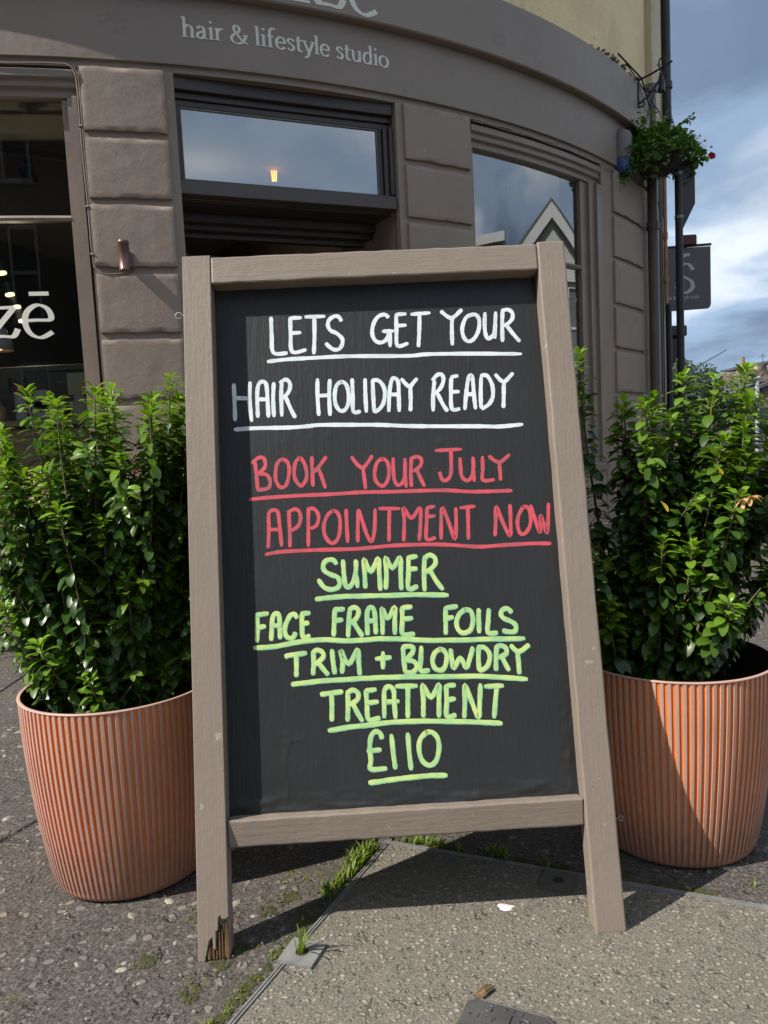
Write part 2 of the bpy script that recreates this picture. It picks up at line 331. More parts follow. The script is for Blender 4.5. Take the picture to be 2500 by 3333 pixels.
,('FACE FRAME FOILS','green',[[(.1064,.5052),(.1082,.5302),(.108,.5505)],[(.107,.5515),(.1275,.5533)],[(.1082,.5292),(.1219,.5313)],[(.1313,.5067),(.1336,.5326),(.1361,.5479),(.1431,.5524),(.1468,.5473),(.147,.528),(.1469,.5087)],[(.1335,.5316),(.1481,.5308)],[(.1778,.5427),(.1732,.5497),(.1653,.5463),(.159,.535),(.1556,.5236),(.1581,.5119),(.1657,.5076),(.1716,.5112),(.1738,.5168)],[(.1869,.5499),(.186,.5296),(.1871,.5084),(.1989,.5106)],[(.1859,.5494),(.2006,.5501)],[(.1871,.5319),(.1979,.5328)],[(.2406,.5082),(.2427,.5323),(.2447,.5535)],[(.2438,.5536),(.2614,.5536)],[(.2438,.5341),(.2575,.5349)],[(.2658,.5049),(.268,.5289),(.2711,.552)],[(.2701,.5511),(.2781,.5555),(.2858,.5512),(.2853,.5415),(.2779,.5322),(.2699,.5288)],[(.2768,.5294),(.284,.5164),(.2912,.5048)],[(.3001,.5068),(.3003,.529),(.3023,.5483),(.3095,.5538),(.314,.5477),(.3149,.5282),(.3148,.5079)],[(.3014,.5309),(.315,.5301)],[(.3265,.5063),(.3276,.5275),(.3279,.5508),(.3368,.5328),(.3506,.5515),(.3492,.5282),(.3479,.505)],[(.3633,.5497),(.3627,.5281),(.3617,.5044),(.3823,.5033)],[(.3633,.5497),(.3806,.551)],[(.3637,.5303),(.3805,.531)],[(.4375,.5001),(.439,.5238),(.44,.5454)],[(.44,.5454),(.4609,.5472)],[(.4399,.5265),(.4527,.5287)],[(.4754,.5411),(.4645,.5338),(.4577,.5182),(.4614,.5044),(.4714,.4998),(.4821,.5055),(.4874,.5211),(.4844,.5372),(.4743,.5412)],[(.4988,.5398),(.4975,.5205),(.4966,.4991)],[(.5168,.5388),(.5142,.5196),(.5122,.4982),(.5286,.4973)],[(.5566,.5309),(.5502,.5381),(.5408,.5363),(.5375,.5285),(.542,.5215),(.5531,.5163),(.5618,.509),(.561,.4988),(.5516,.4971),(.5392,.5001)]],[(.1012,.4946),(.14,.4956),(.1887,.5015),(.2277,.5018),(.2664,.4977),(.3016,.498),(.302,.4965),(.3249,.4982),(.3589,.4956),(.4157,.4901),(.4614,.4882),(.5186,.4865),(.576,.4844)])
,('TRIM + BLOWDRY','green',[[(.1547,.4766),(.1645,.4789),(.1917,.4808)],[(.1737,.4765),(.1734,.4593),(.1723,.4422)],[(.2017,.4434),(.2037,.4652),(.2035,.4824)],[(.2024,.4806),(.2113,.4849),(.2199,.4805),(.2205,.4719),(.2104,.4629),(.2044,.4604)],[(.2123,.4628),(.2205,.4509),(.2278,.4419)],[(.2365,.4834),(.2375,.4633),(.2395,.4431)],[(.2521,.4433),(.254,.4623),(.252,.4816),(.2644,.4579),(.2812,.4818),(.2821,.4607),(.2829,.4387)],[(.3124,.4638),(.3388,.4651)],[(.3257,.4745),(.3237,.4468)],[(.3608,.4808),(.361,.4607),(.3624,.4382)],[(.3604,.4809),(.3696,.4826),(.3785,.4798),(.3769,.4709),(.366,.4604)],[(.3659,.4593),(.3793,.4551),(.3833,.446),(.376,.4375),(.3624,.4378)],[(.3934,.4801),(.3909,.4589),(.3897,.4393),(.4045,.4392)],[(.4273,.4748),(.4166,.4687),(.4112,.4555),(.4149,.4419),(.426,.4379),(.4334,.4453),(.4367,.4608),(.4328,.4711),(.425,.4749)],[(.4443,.4727),(.4455,.4558),(.4478,.44),(.4604,.4572),(.4695,.4399),(.4775,.4562),(.4833,.4739)],[(.4936,.4733),(.4921,.4531),(.4919,.4341)],[(.4924,.4733),(.5039,.4727),(.5122,.461),(.5099,.4454),(.5012,.4358),(.4919,.4341)],[(.5215,.4324),(.5231,.4536),(.5257,.4737)],[(.5256,.4726),(.535,.4743),(.5425,.4682),(.5407,.4594),(.5276,.4534)],[(.5345,.453),(.5393,.4415),(.5443,.4311)],[(.551,.4734),(.5584,.4651),(.5649,.4613)],[(.5831,.4727),(.5722,.4654),(.5625,.4592),(.5623,.4424),(.562,.4245)]],[(.1644,.4284),(.1857,.43),(.2244,.4316),(.2825,.4317),(.298,.4315),(.2985,.4304),(.3325,.4311),(.3664,.4298),(.4685,.425),(.5138,.4217),(.5749,.4137)])
,('TREATMENT','green',[[(.2137,.4085),(.2331,.4102),(.2515,.4111)],[(.232,.4084),(.2319,.3858),(.2305,.3633)],[(.2577,.3617),(.2599,.386),(.2601,.4087)],[(.259,.4078),(.268,.4129),(.2775,.4086),(.2779,.3982),(.2688,.3911),(.261,.3878)],[(.2687,.3893),(.2757,.3738),(.2836,.3592)],[(.2921,.4106),(.2927,.386),(.2943,.3614),(.3137,.3631)],[(.2921,.4106),(.3096,.4115)],[(.2939,.3897),(.3123,.3905)],[(.3214,.3633),(.323,.3918),(.3245,.4094),(.3327,.4155),(.3402,.4084),(.3402,.3885),(.3409,.361)],[(.3222,.3896),(.3482,.3892)],[(.3451,.4148),(.3813,.4138)],[(.3654,.4125),(.3639,.3872),(.3623,.3609)],[(.3893,.3604),(.391,.3878),(.3916,.4143),(.4049,.3925),(.4199,.4138),(.4181,.3862),(.4163,.3588)],[(.4322,.4109),(.4317,.3854),(.4299,.3591),(.4458,.3603)],[(.4334,.4108),(.4481,.411)],[(.4329,.3865),(.4466,.3879)],[(.4602,.3551),(.4633,.3836),(.4651,.4101),(.4746,.3829),(.485,.3536),(.4893,.3821),(.4924,.4096)],[(.5001,.4058),(.532,.4051)],[(.5204,.4024),(.5163,.3783),(.5121,.352)]],[(.2243,.3468),(.2591,.3504),(.2938,.3521),(.2943,.3517),(.3394,.3545),(.3956,.3527),(.4518,.3486),(.4968,.3446),(.5249,.3414)])
,('£110','green',[[(.3156,.3283),(.3123,.3379),(.3037,.3402),(.2965,.3313),(.2937,.3147),(.2944,.2924),(.2937,.2785),(.3204,.2778)],[(.2896,.3084),(.3126,.3098)],[(.3322,.3329),(.3335,.3049),(.3357,.2769)],[(.3607,.3336),(.3611,.3042),(.3627,.2738)],[(.3945,.3349),(.3826,.3246),(.3782,.3075),(.3825,.2877),(.3954,.2783),(.4071,.2862),(.4129,.3054),(.4117,.3229),(.4034,.3332),(.3922,.3339)]],[(.2896,.2557),(.3116,.2572),(.3308,.2588),(.3228,.26),(.3563,.2601),(.3898,.2613),(.4233,.2604)])]

# ---------------------------------------------------------------- facade geometry (the shop stands round a corner, plan = circle)
FC = Vector((-2.709, 10.03)); FR = 6.044
def fp(t, z, off=0.0):
    a = R(t)
    return Vector((FC.x + (FR + off) * math.sin(a), FC.y - (FR + off) * math.cos(a), z))
def fdir(t):
    a = R(t)
    return Vector((math.cos(a), math.sin(a), 0)), Vector((math.sin(a), -math.cos(a), 0))   # tangent, outward normal

def arc(mb, prof, t0, t1, step=0.75, mi=0, smooth=False):
    """sweep a closed profile of (off, z) along the facade from angle t0 to t1"""
    n = max(1, int(round((t1 - t0) / step))); k = len(prof)
    vs_ = [fp(t0 + (t1 - t0) * i / n, z, o) for i in range(n + 1) for o, z in prof]
    fs = [(i * k + j, i * k + (j + 1) % k, (i + 1) * k + (j + 1) % k, (i + 1) * k + j) for i in range(n) for j in range(k)]
    mb.add(vs_, fs, mi, smooth)
    mb.add(vs_[:k], [tuple(range(k))[::-1]], mi); mb.add(vs_[-k:], [tuple(range(k))], mi)
def arcbox(mb, t0, t1, z0, z1, o0, o1, mi=0, step=0.75):
    arc(mb, [(o0, z0), (o1, z0), (o1, z1), (o0, z1)], t0, t1, step, mi)

shop = empty('corner_shop', fp(20, 0), label='round cornered shop front painted brown under a yellow upper wall', cat='building')
SO = shop.location.copy()
def place(o):
    """children are modelled in world metres; shift them back to the shop's base"""
    o.location = -SO
    return o

# masonry carcass
mb = MB()
for a, b in ((-14, -1.5), (12.0, 16.5), (28.6, 33.9), (47.45, 125)):
    arcbox(mb, a, b, 0.0, 2.80, -0.35, 0.0)
arcbox(mb, -1.5, 12.0, 0.0, 0.62, -0.35, -0.004)
arcbox(mb, 33.9, 47.45, 0.0, 0.58, -0.35, -0.004)
place(mb.build('wall', M['facade'], shop, label='brown painted masonry piers'))
mb = MB()
arc(mb, [(-0.02, 0.0), (0.035, 0.0), (0.035, 0.10), (0.02, 0.115), (-0.02, 0.115)], -14, 16.45)
arc(mb, [(-0.02, 0.0), (0.035, 0.0), (0.035, 0.10), (0.02, 0.115), (-0.02, 0.115)], 28.65, 125)
place(mb.build('plinth', M['facade'], shop))
mb = MB()
arc(mb, [(-0.35, 2.802), (-0.008, 2.802), (-0.008, 2.835), (0.012, 2.838), (0.014, 3.181), (-0.35, 3.181)], -14, 125)
place(mb.build('fascia', M['fascia'], shop))
mb = MB()
arc(mb, [(-0.3, 3.182), (0.068, 3.182), (0.074, 3.19), (0.074, 3.53), (0.068, 3.54), (-0.3, 3.56)], -14, 57.2)
place(mb.build('upper_fascia', M['fascia'], shop))
mb = MB()
arcbox(mb, -14, 125, 3.562, 10.5, -0.35, 0.0, step=1.5)
place(mb.build('upper_wall', M['render'], shop, label='yellow rendered upper wall'))
mb = MB()
arcbox(mb, 57.4, 60.3, 3.05, 10.4, 0.001, 0.055); arcbox(mb, 60.9, 63.0, 3.3, 10.4, 0.001, 0.03)
place(mb.build('pilaster', M['cream'], shop))
mb = MB()
for i in range(14):                                     # crumbled mortar along the top of the fascia
    t = random.gauss(52, 2.2); s_ = random.uniform(0.006, 0.034)
    c0 = fp(t, 3.54 + random.uniform(-0.005, 0.02), random.uniform(0.01, 0.08))
    mb.tube([c0 - Vector((s_, 0, 0)), c0, c0 + Vector((s_, 0.0, s_ * .3))], [s_ * .4, s_ * .7, s_ * .3], 5)
for i in range(70):
    t = random.gauss(50.5, 1.6); c0 = fp(t, 3.565 + abs(random.gauss(0, .035)), random.uniform(-.004, .02)); s_ = random.uniform(.006, .020)
    mb.tube([c0 - Vector((s_, s_ * random.random(), 0)), c0, c0 + Vector((s_ * .8, 0, s_ * random.random()))], [s_ * .3, s_ * .8, s_ * .3], 5, smooth=False)
place(mb.build('broken_edge', M['broken'], shop, label='crumbled render and mortar on top of the fascia', kind='stuff'))

# raised stone blocks of the piers
JOINTS = [2.815, 2.465, 2.13, 1.78, 1.44, 1.095, 0.75, 0.41, 0.09]
def stone_block(t0, t1, z0, z1, seed, proud=0.02):
    rnd = random.Random(seed); nx, nz = 22, 16
    vs_ = []
    for j in range(nz + 1):
        for i in range(nx + 1):
            u, w = i / nx, j / nz
            e = min(min(u, 1 - u) * nx, min(w, 1 - w) * nz)
            off = -0.004 if e < 0.5 else (proud * 0.95 if e < 1.5 else proud)
            uu = u if e > 1.5 else u
            # border rows sit close together so that the edge is crisp
            def squeeze(q, n):
                k = q * n
                if k < 2.5: return (0.0, 0.003, 0.012)[int(round(k))]
                if k > n - 2.5: return 1 - (0.0, 0.003, 0.012)[int(round(n - k))]
                return 0.012 + (k - 2) / (n - 4) * 0.976
            uu, ww = squeeze(u, nx), squeeze(w, nz)
            t = t0 + (t1 - t0) * uu; z = z0 + (z1 - z0) * ww
            q = Vector((t * 0.9 + seed, z * 9, seed))
            if e < 2.5:
                if w < 0.1 or w > 0.9:
                    z += 0.005 * noise.noise(q * 2.5) + 0.006 * max(0, noise.noise(q * 6) - 0.15) * (1 if w < 0.1 else -1)
                if u < 0.1 or u > 0.9:
                    t += 0.04 * noise.noise(Vector((z * 20, seed, 1)))
            off += (0.0013 * noise.noise(q * 1.6) + 0.0010 * noise.noise(q * 5)) * (1 if e > 1.5 else .3)
            vs_.append(fp(t, z, off))
    fs = [(j * (nx + 1) + i, j * (nx + 1) + i + 1, (j + 1) * (nx + 1) + i + 1, (j + 1) * (nx + 1) + i) for j in range(nz) for i in range(nx)]
    edge = [f for q, f in enumerate(fs) if q % nx in (0, nx - 1) or q // nx in (0, nz - 1)]
    es = set(edge)
    mb = MB(); mb.add(vs_, [f for f in fs if f not in es], 0, True); mb.add(vs_, edge, 0, False)
    o = place(mb.build('stone_block', M['facade'], shop))
    return o
seed = 1
for t0, t1 in ((12.12, 16.05), (29.05, 33.68), (49.1, 55.2), (57.9, 60.6)):
    for k in range(len(JOINTS) - 1):
        zt, zb = JOINTS[k] - 0.018, JOINTS[k + 1] + 0.018
        if False:                   # a block made of two stones
            stone_block(t0, 13.72, zb, zt, seed); seed += 1
            stone_block(13.74, t1, zb, zt, seed)
        else:
            stone_block(t0, t1, zb, zt, seed)
        seed += 1

# windows
def window_head(mb, t0, t1, z):
    arc(mb, [(-0.10, z), (-0.035, z), (-0.035, z + 0.035), (-0.012, z + 0.045), (-0.012, z + 0.075), (0.008, z + 0.085), (0.008, z + 0.125), (-0.10, z + 0.125)], t0, t1)
def shop_window(t0, t1, z0, z1, zbar, glass, jl, jr, label):
    """jl, jr: widths in degrees of the left and right jamb mouldings"""
    mb = MB()
    window_head(mb, t0 - jl, t1 + jr, z1)
    for a, b, s_ in ((t0 - jl, t0, 1), (t1, t1 + jr, -1)):
        w = b - a
        if s_ > 0:
            arcbox(mb, a, a + w * .45, z0, z1 - .002, -0.10, -0.006); arcbox(mb, a + w * .45, b, z0, z1 - .002, -0.10, -0.034)
        else:
            arcbox(mb, b - w * .30, b, z0, z1 - .002, -0.10, 0.004); arcbox(mb, b - w * .62, b - w * .30, z0, z1 - .002, -0.10, -0.02)
            arcbox(mb, a, b - w * .62, z0, z1 - .002, -0.10, -0.046)
    fr = place(mb.build('window_frame', M['joinery'], shop, label=label, bevel=0.004))
    mb = MB(); arc(mb, [(-0.2, z0 - .06), (0.03, z0 - .06), (0.035, z0 - .02), (-0.02, z0), (-0.2, z0)], t0 - jl, t1 + jr)
    mb.build('sill', M['joinery'], fr)
    mb = MB()
    n = 40
    vs_ = [fp(t0 + (t1 - t0) * i / n, z, -0.075) for i in range(n + 1) for z in (z0, z1)]
    mb.add(vs_, [(2 * i, 2 * i + 2, 2 * i + 3, 2 * i + 1) for i in range(n)], 0, True)
    mb.build('glass_pane', glass, fr)
    mb = MB(); arc(mb, [(-0.095, zbar - .013), (-0.05, zbar - .013), (-0.042, zbar), (-0.05, zbar + .013), (-0.095, zbar + .013)], t0, t1)
    mb.build('glazing_bar', M['joinery'], fr)
    return fr
winL = shop_window(-0.8, 11.1, 0.62, 2.655, 2.06, M['glass_dark'], 0.6, 0.78, 'large left shop window frame')
winR = shop_window(34.15, 45.2, 0.58, 2.645, 2.02, M['glass'], 0.25, 2.2, 'large curved right shop window frame')

# loose cable run along the window mouldings
mb = MB()
pts = [fp(-12 + i * 1.5, 2.80 + 0.004 * math.sin(i * 1.7), 0.016) for i in range(16)] + \
      [fp(11.5, 2.800, 0.018), fp(11.8, 2.785, 0.02), fp(11.95, 2.74, 0.02)] + [fp(11.98 + 0.03 * math.sin(z_ * 7), z_, 0.014) for z_ in np.arange(2.65, 1.86, -0.08)] + \
      [fp(12.05, 1.80, 0.014), fp(12.25, 1.765, 0.016), fp(12.7, 1.757, 0.018), fp(13.4, 1.762, 0.018), fp(13.9, 1.78, 0.02)]
mb.tube(pts, 0.0042, 6)
mb.tube([p + Vector((0.011, 0, 0.004)) for p in pts[17:30]], 0.003, 6)
for t_, z_ in ((11.98, 2.5), (11.98, 2.1), (12.02, 1.86), (-1, 2.8), (5, 2.8)):
    c0 = fp(t_, z_, 0.017); mb.tube([c0 - Vector((0.009, 0, 0)), c0 + Vector((0.009, 0, 0))], 0.006, 6)
place(mb.build('cable', M['joinery'], shop))
mb = MB()
mb.tube([fp(33.9 + i * 0.7, 2.792 + 0.004 * math.sin(i * 2.1) - 0.0006 * i, 0.02) for i in range(23)], 0.0045, 6)
mb.tube([fp(33.9 + i * 0.7, 2.780 + 0.003 * math.sin(i * 1.1), 0.02) for i in range(23)], 0.003, 6)
for i in range(1, 22, 5): c0 = fp(33.9 + i * .7, 2.788, 0.02); mb.tube([c0 - Vector((0, 0, .012)), c0 + Vector((0, 0, .012))], 0.007, 6)
place(mb.build('cable', M['fascia'], shop))

# doorway: flat joinery set back in the opening
A_, B_ = fp(16.5, 0, 0), fp(28.55, 0, 0)
dx = (B_ - A_).normalized(); dn = Vector((dx.y, -dx.x, 0)); DW = (B_ - A_).length
def dpt(u, back, z):       # u along the opening, back = distance behind the chord
    return A_ + dx * u - dn * back + Vector((0, 0, z))
def dbox(mb, u0, u1, b0, b1, z0, z1, mi=0):
    vs_ = [dpt(u, b, z) for u in (u0, u1) for b in (b0, b1) for z in (z0, z1)]
    mb.add(vs_, [(0, 1, 3, 2), (4, 6, 7, 5), (0, 4, 5, 1), (2, 3, 7, 6), (0, 2, 6, 4), (1, 5, 7, 3)], mi)
mb = MB()
dbox(mb, -0.03, 0.001, .05, 1.0, 0, 2.79); dbox(mb, DW - .001, DW + 0.03, .05, 1.0, 0, 2.79)
place(mb.build('doorway_lining', M['dark_joinery'], shop))
mb = MB()
dbox(mb, 0.001, DW - .001, 0.03, 0.10, 2.735, 2.80); dbox(mb, 0.001, DW - .001, 0.06, 0.10, 2.70, 2.7345); dbox(mb, 0.001, DW - .001, 0.075, 0.10, 2.665, 2.699)
dbox(mb, 0.001, 0.02, 0.04, 0.10, 2.2785, 2.664); dbox(mb, 0.021, 0.034, 0.065, 0.10, 2.2785, 2.664)
dbox(mb, DW - .03, DW - .001, 0.03, 0.10, 2.2785, 2.664); dbox(mb, DW - .06, DW - .031, 0.05, 0.10, 2.2785, 2.664); dbox(mb, DW - .085, DW - .061, 0.07, 0.10, 2.2785, 2.664)
tf = place(mb.build('transom_frame', M['dark_joinery'], shop, bevel=0.003))
mb = MB(); dbox(mb, 0.0, DW, 0.02, 0.11, 2.193, 2.262); dbox(mb, 0, DW, 0.04, 0.11, 2.2625, 2.278)
mb.build('transom_bar', mat('transom_bar_paint', (0.085, 0.068, 0.058), 0.4, .08, 3), tf, bevel=0.003)
mb = MB(); mb.add([dpt(0.034, .088, 2.278), dpt(DW - .085, .088, 2.278), dpt(DW - .085, .088, 2.665), dpt(.034, .088, 2.665)], [(0, 1, 2, 3)])
mb.build('glass_pane', M['glass_transom'], tf)
mb = MB()                                                # worn putty line round the transom glass
for a0, a1, z0, z1 in ((.034, DW - .085, 2.278, 2.284), (.034, .040, 2.284, 2.658), (DW - .092, DW - .085, 2.284, 2.658), (.034, DW - .085, 2.658, 2.664)):
    dbox(mb, a0, a1, .078, .087, z0, z1)
mb.build('putty', mat('grey_putty', (0.22, 0.23, 0.2), .7, .2, 20, [(80, .6, .003)]), tf)
mb = MB()
for i in range(3): dbox(mb, 0.02 + .02 * i, DW - .02 - .02 * i, 0.30 + .06 * i, 0.355 + .06 * i, 2.13 - 0.03 * i, 2.18)
dbox(mb, 0.0, DW, 0.11, 0.62, 2.181, 2.1925)
dbox(mb, 0.0, 0.1, 0.5, 0.6, 0, 2.0); dbox(mb, DW - .22, DW, 0.5, 0.6, 0, 2.0)
place(mb.build('door_frame', M['dark_joinery'], shop, bevel=0.003))
mb = MB()
dbox(mb, 0.10, 0.22, 0.54, 0.59, 0.03, 2.0); dbox(mb, DW - .34, DW - .22, 0.54, 0.59, 0.03, 2.0)
dbox(mb, 0.22, DW - .34, 0.54, 0.59, 1.90, 2.0); dbox(mb, 0.22, DW - .34, 0.54, 0.59, 0.03, 0.7)
door = place(mb.build('door', M['dark_joinery'], shop, label='dark glazed door set back in the doorway', bevel=0.004))
mb = MB(); mb.add([dpt(.22, .565, .7), dpt(DW - .34, .565, .7), dpt(DW - .34, .565, 1.9), dpt(.22, .565, 1.9)], [(0, 1, 2, 3)])
mb.build('door_glass', M['glass_dark'], door)
mb = MB(); mb.tube([dpt(DW - .28, .50, .9), dpt(DW - .28, .50, 1.2)], 0.012, 8)
mb.build('door_handle', mat('brass', (.6, .42, .18), .3, metal=1.0), door)
mb = MB(); dbox(mb, 0, DW, -.02, 0.6, 0.0, 0.10); place(mb.build('doorstep', M['facade'], shop))

# interior
M['in_wall'] = mat('interior_wall_dark', (0.12, 0.11, 0.095), 0.8, 0.1, 1)
M['in_ceil'] = mat('interior_ceiling_paint', (0.62, 0.60, 0.50), 0.8, 0.05, 1)
M['in_floor'] = mat('interior_floor', (0.09, 0.07, 0.055), 0.4, 0.2, 3)
M['in_white'] = mat('interior_white', (0.45, 0.46, 0.45), 0.5, 0.05, 2)
M['wood_shelf'] = mat('pale_wood', (0.42, 0.30, 0.16), 0.5, 0.2, 6, stretch=(1, 1, 8))
mb = MB(); arcbox(mb, -14, 70, 0.03, 0.06, -5.2, -0.36, step=4); place(mb.build('shop_floor', M['in_floor'], shop))
mb = MB(); arcbox(mb, -14, 70, 2.82, 2.86, -5.2, -0.352, step=4); place(mb.build('shop_ceiling', M['in_ceil'], shop))
mb = MB(); arcbox(mb, -14, 70, 0.06, 2.82, -4.6, -4.5, step=4)
arcbox(mb, -14, -13.5, 0.06, 2.82, -4.5, -0.36); arcbox(mb, 68, 68.5, 0.06, 2.82, -4.5, -0.36)
place(mb.build('shop_inner_wall', M['in_wall'], shop))
mb = MB(); arcbox(mb, -14, 14.2, 2.36, 2.815, -1.15, -1.05, step=2); arcbox(mb, 14.2, 14.8, 0.06, 2.815, -4.4, -0.36)
arcbox(mb, 31, 31.5, 0.06, 2.815, -4.4, -0.36)
place(mb.build('shop_partition', M['in_wall'], shop))
mb = MB(); arcbox(mb, 34, 55, 0.06, 2.815, -3.1, -3.0, step=2); place(mb.build('shop_inner_wall', mat('interior_blue_grey_wall', (0.16, 0.20, 0.26), .8), shop))
mb = MB(); arcbox(mb, -6, 11.4, 1.0, 1.03, -0.55, -0.22, step=2)
arcbox(mb, -6, 11.4, 0.07, 0.98, -0.30, -0.27, step=2)
place(mb.build('window_shelf', M['wood_shelf'], shop))

# ---- lettering: broad-nib strokes
def catmull(P, k=6):
    P = [Vector(p) for p in P]
    if len(P) < 3: return P
    out = []
    for i in range(len(P) - 1):
        p0 = P[max(i - 1, 0)]; p1 = P[i]; p2 = P[i + 1]; p3 = P[min(i + 2, len(P) - 1)]
        for j in range(k):
            t = j / k
            out.append(0.5 * ((2 * p1) + (p2 - p0) * t + (2 * p0 - 5 * p1 + 4 * p2 - p3) * t * t + (3 * p1 - p0 - 3 * p2 + p3) * t ** 3))
    out.append(P[-1]); return out
def ribbon(P, wfun):
    """2d outline strip: list of (left, right) points"""
    L = []
    for i, p in enumerate(P):
        t = (P[min(i + 1, len(P) - 1)] - P[max(i - 1, 0)])
        t = t.normalized() if t.length > 1e-9 else Vector((1, 0))
        n_ = Vector((-t.y, t.x)); w = wfun(i, t) / 2
        L.append((p + n_ * w, p - n_ * w))
    return L
GL = {   # strokes in units of x-height; 'c' = curved, 'l' = straight; then widths
 'h': (0.95, [('l', [(.2, 0), (.2, 1.62)]), ('c', [(.2, .72), (.38, .95), (.6, .93), (.72, .7), (.72, .35), (.72, 0)]), ('s', .2, 0), ('s', .72, 0), ('d', .2, 1.62)]),
 'a': (0.86, [('c', [(.14, .8), (.3, .97), (.52, .93), (.6, .7), (.6, .35), (.62, .1), (.8, .03)]), ('c', [(.6, .58), (.35, .52), (.14, .35), (.16, .1), (.36, .02), (.6, .2)])]),
 'i': (0.45, [('l', [(.22, 0), (.22, .98)]), ('o', .22, 1.42), ('s', .22, 0), ('d', .22, .98)]),
 'r': (0.66, [('l', [(.2, 0), (.2, .98)]), ('c', [(.2, .62), (.33, .88), (.5, .97), (.62, .93)]), ('s', .2, 0), ('d', .2, .98)]),
 '&': (1.35, [('c', [(1.15, .62), (1.0, .25), (.7, -.02), (.3, .02), (.12, .3), (.25, .62), (.58, .85), (.72, 1.15), (.55, 1.42), (.33, 1.3), (.35, 1.0), (.6, .6), (.9, .22), (1.25, 0)]), ('l', [(.95, .66), (1.3, .66)])]),
 'l': (0.45, [('l', [(.22, 0), (.22, 1.62)]), ('s', .22, 0), ('d', .22, 1.62)]),
 'f': (0.60, [('c', [(.66, 1.5), (.5, 1.62), (.3, 1.5), (.24, 1.2), (.24, .6), (.24, 0)]), ('l', [(.05, .93), (.52, .93)]), ('s', .24, 0)]),
 'e': (0.84, [('c', [(.14, .52), (.4, .53), (.72, .55), (.66, .86), (.42, .98), (.18, .8), (.1, .48), (.2, .14), (.45, 0), (.74, .16)])]),
 's': (0.70, [('c', [(.58, .78), (.44, .95), (.22, .92), (.16, .72), (.34, .54), (.54, .38), (.54, .14), (.34, 0), (.1, .16)])]),
 't': (0.58, [('c', [(.24, 1.28), (.23, .8), (.23, .3), (.3, .04), (.52, .08)]), ('l', [(.04, .94), (.52, .94)])]),
 'y': (0.85, [('l', [(.1, .95), (.45, .05)]), ('c', [(.8, .95), (.5, .15), (.34, -.3), (.1, -.42)]), ('s', .1, .95), ('s', .8, .95)]),
 'u': (0.95, [('c', [(.18, .95), (.18, .4), (.28, .06), (.5, .03), (.7, .25)]), ('l', [(.72, 0), (.72, .95)]), ('d', .18, .96), ('d', .72, .96)]),
 'd': (0.92, [('l', [(.7, 0), (.7, 1.62)]), ('c', [(.7, .8), (.5, .97), (.25, .88), (.11, .5), (.2, .12), (.42, 0), (.7, .22)]), ('d', .7, 1.62)]),
 'o': (0.92, [('c', [(.46, .98), (.2, .85), (.1, .5), (.2, .14), (.46, 0), (.72, .14), (.82, .5), (.72, .85), (.46, .98)])]),
 'n': (0.95, [('l', [(.2, 0), (.2, .98)]), ('c', [(.2, .7), (.38, .94), (.6, .93), (.72, .7), (.72, .35), (.72, 0)]), ('s', .2, 0), ('s', .72, 0), ('d', .2, .98)]),
 'z': (0.86, [('c', [(.12, .72), (.16, .9), (.45, .92), (.74, .93)]), ('l', [(.74, .93), (.1, .06)]), ('c', [(.1, .06), (.4, .07), (.66, .06), (.78, .28)])]),
 'S': (1.0, [('c', [(.84, 1.22), (.62, 1.55), (.3, 1.52), (.16, 1.2), (.4, .88), (.74, .62), (.8, .25), (.52, 0), (.2, .08), (.08, .38)])]),
 ' ': (0.42, []),
}
def glyph_strips(ch, thick=.19, thin=.075):
    out = []
    adv, parts = GL[ch]
    w = lambda i, t: thin + (thick - thin) * abs(t.y * .95 + t.x * .25)
    for q in parts:
        if q[0] == 'c': out.append(ribbon(catmull(q[1]), w))
        elif q[0] == 'l': out.append(ribbon([Vector(a) for a in q[1]], w))
        elif q[0] == 's': out.append([(Vector((q[1] - .2, q[2] + .07)), Vector((q[1] - .2, q[2]))), (Vector((q[1] + .2, q[2] + .07)), Vector((q[1] + .2, q[2])))])
        elif q[0] == 'd': out.append([(Vector((q[1] - .2, q[2] - .05)), Vector((q[1] - .2, q[2] - .12))), (Vector((q[1] + .03, q[2] + .04)), Vector((q[1] + .03, q[2] - .12)))])
        elif q[0] == 'o': out.append([(Vector((q[1] + .11 * math.cos(a), q[2] + .11 * math.sin(a))), Vector((q[1] + .11 * math.cos(a), q[2] - .11 * math.sin(a)))) for a in [math.pi * (1 - k / 8) for k in range(9)]])
    return adv, out
def strips_to_mesh(mb, strips, fn, lift0=0.0, dl=0.00025):
    """fn(x, y, lift) -> 3d point"""
    for k, st in enumerate(strips):
        li = lift0 + dl * k
        top = [fn(a.x, a.y, li + .001) for pr in st for a in pr]
        bot = [fn(a.x, a.y, -.0005) for pr in st for a in pr]
        n = len(st)
        mb.add(top, [(2 * i, 2 * i + 1, 2 * i + 3, 2 * i + 2) for i in range(n - 1)], 0)
        vs_ = top + bot; N = len(top)
        rim = [2 * i for i in range(n)] + [2 * i + 1 for i in range(n - 1, -1, -1)]
        mb.add(vs_, [(rim[i], rim[(i + 1) % len(rim)], N + rim[(i + 1) % len(rim)], N + rim[i]) for i in range(len(rim))], 0)

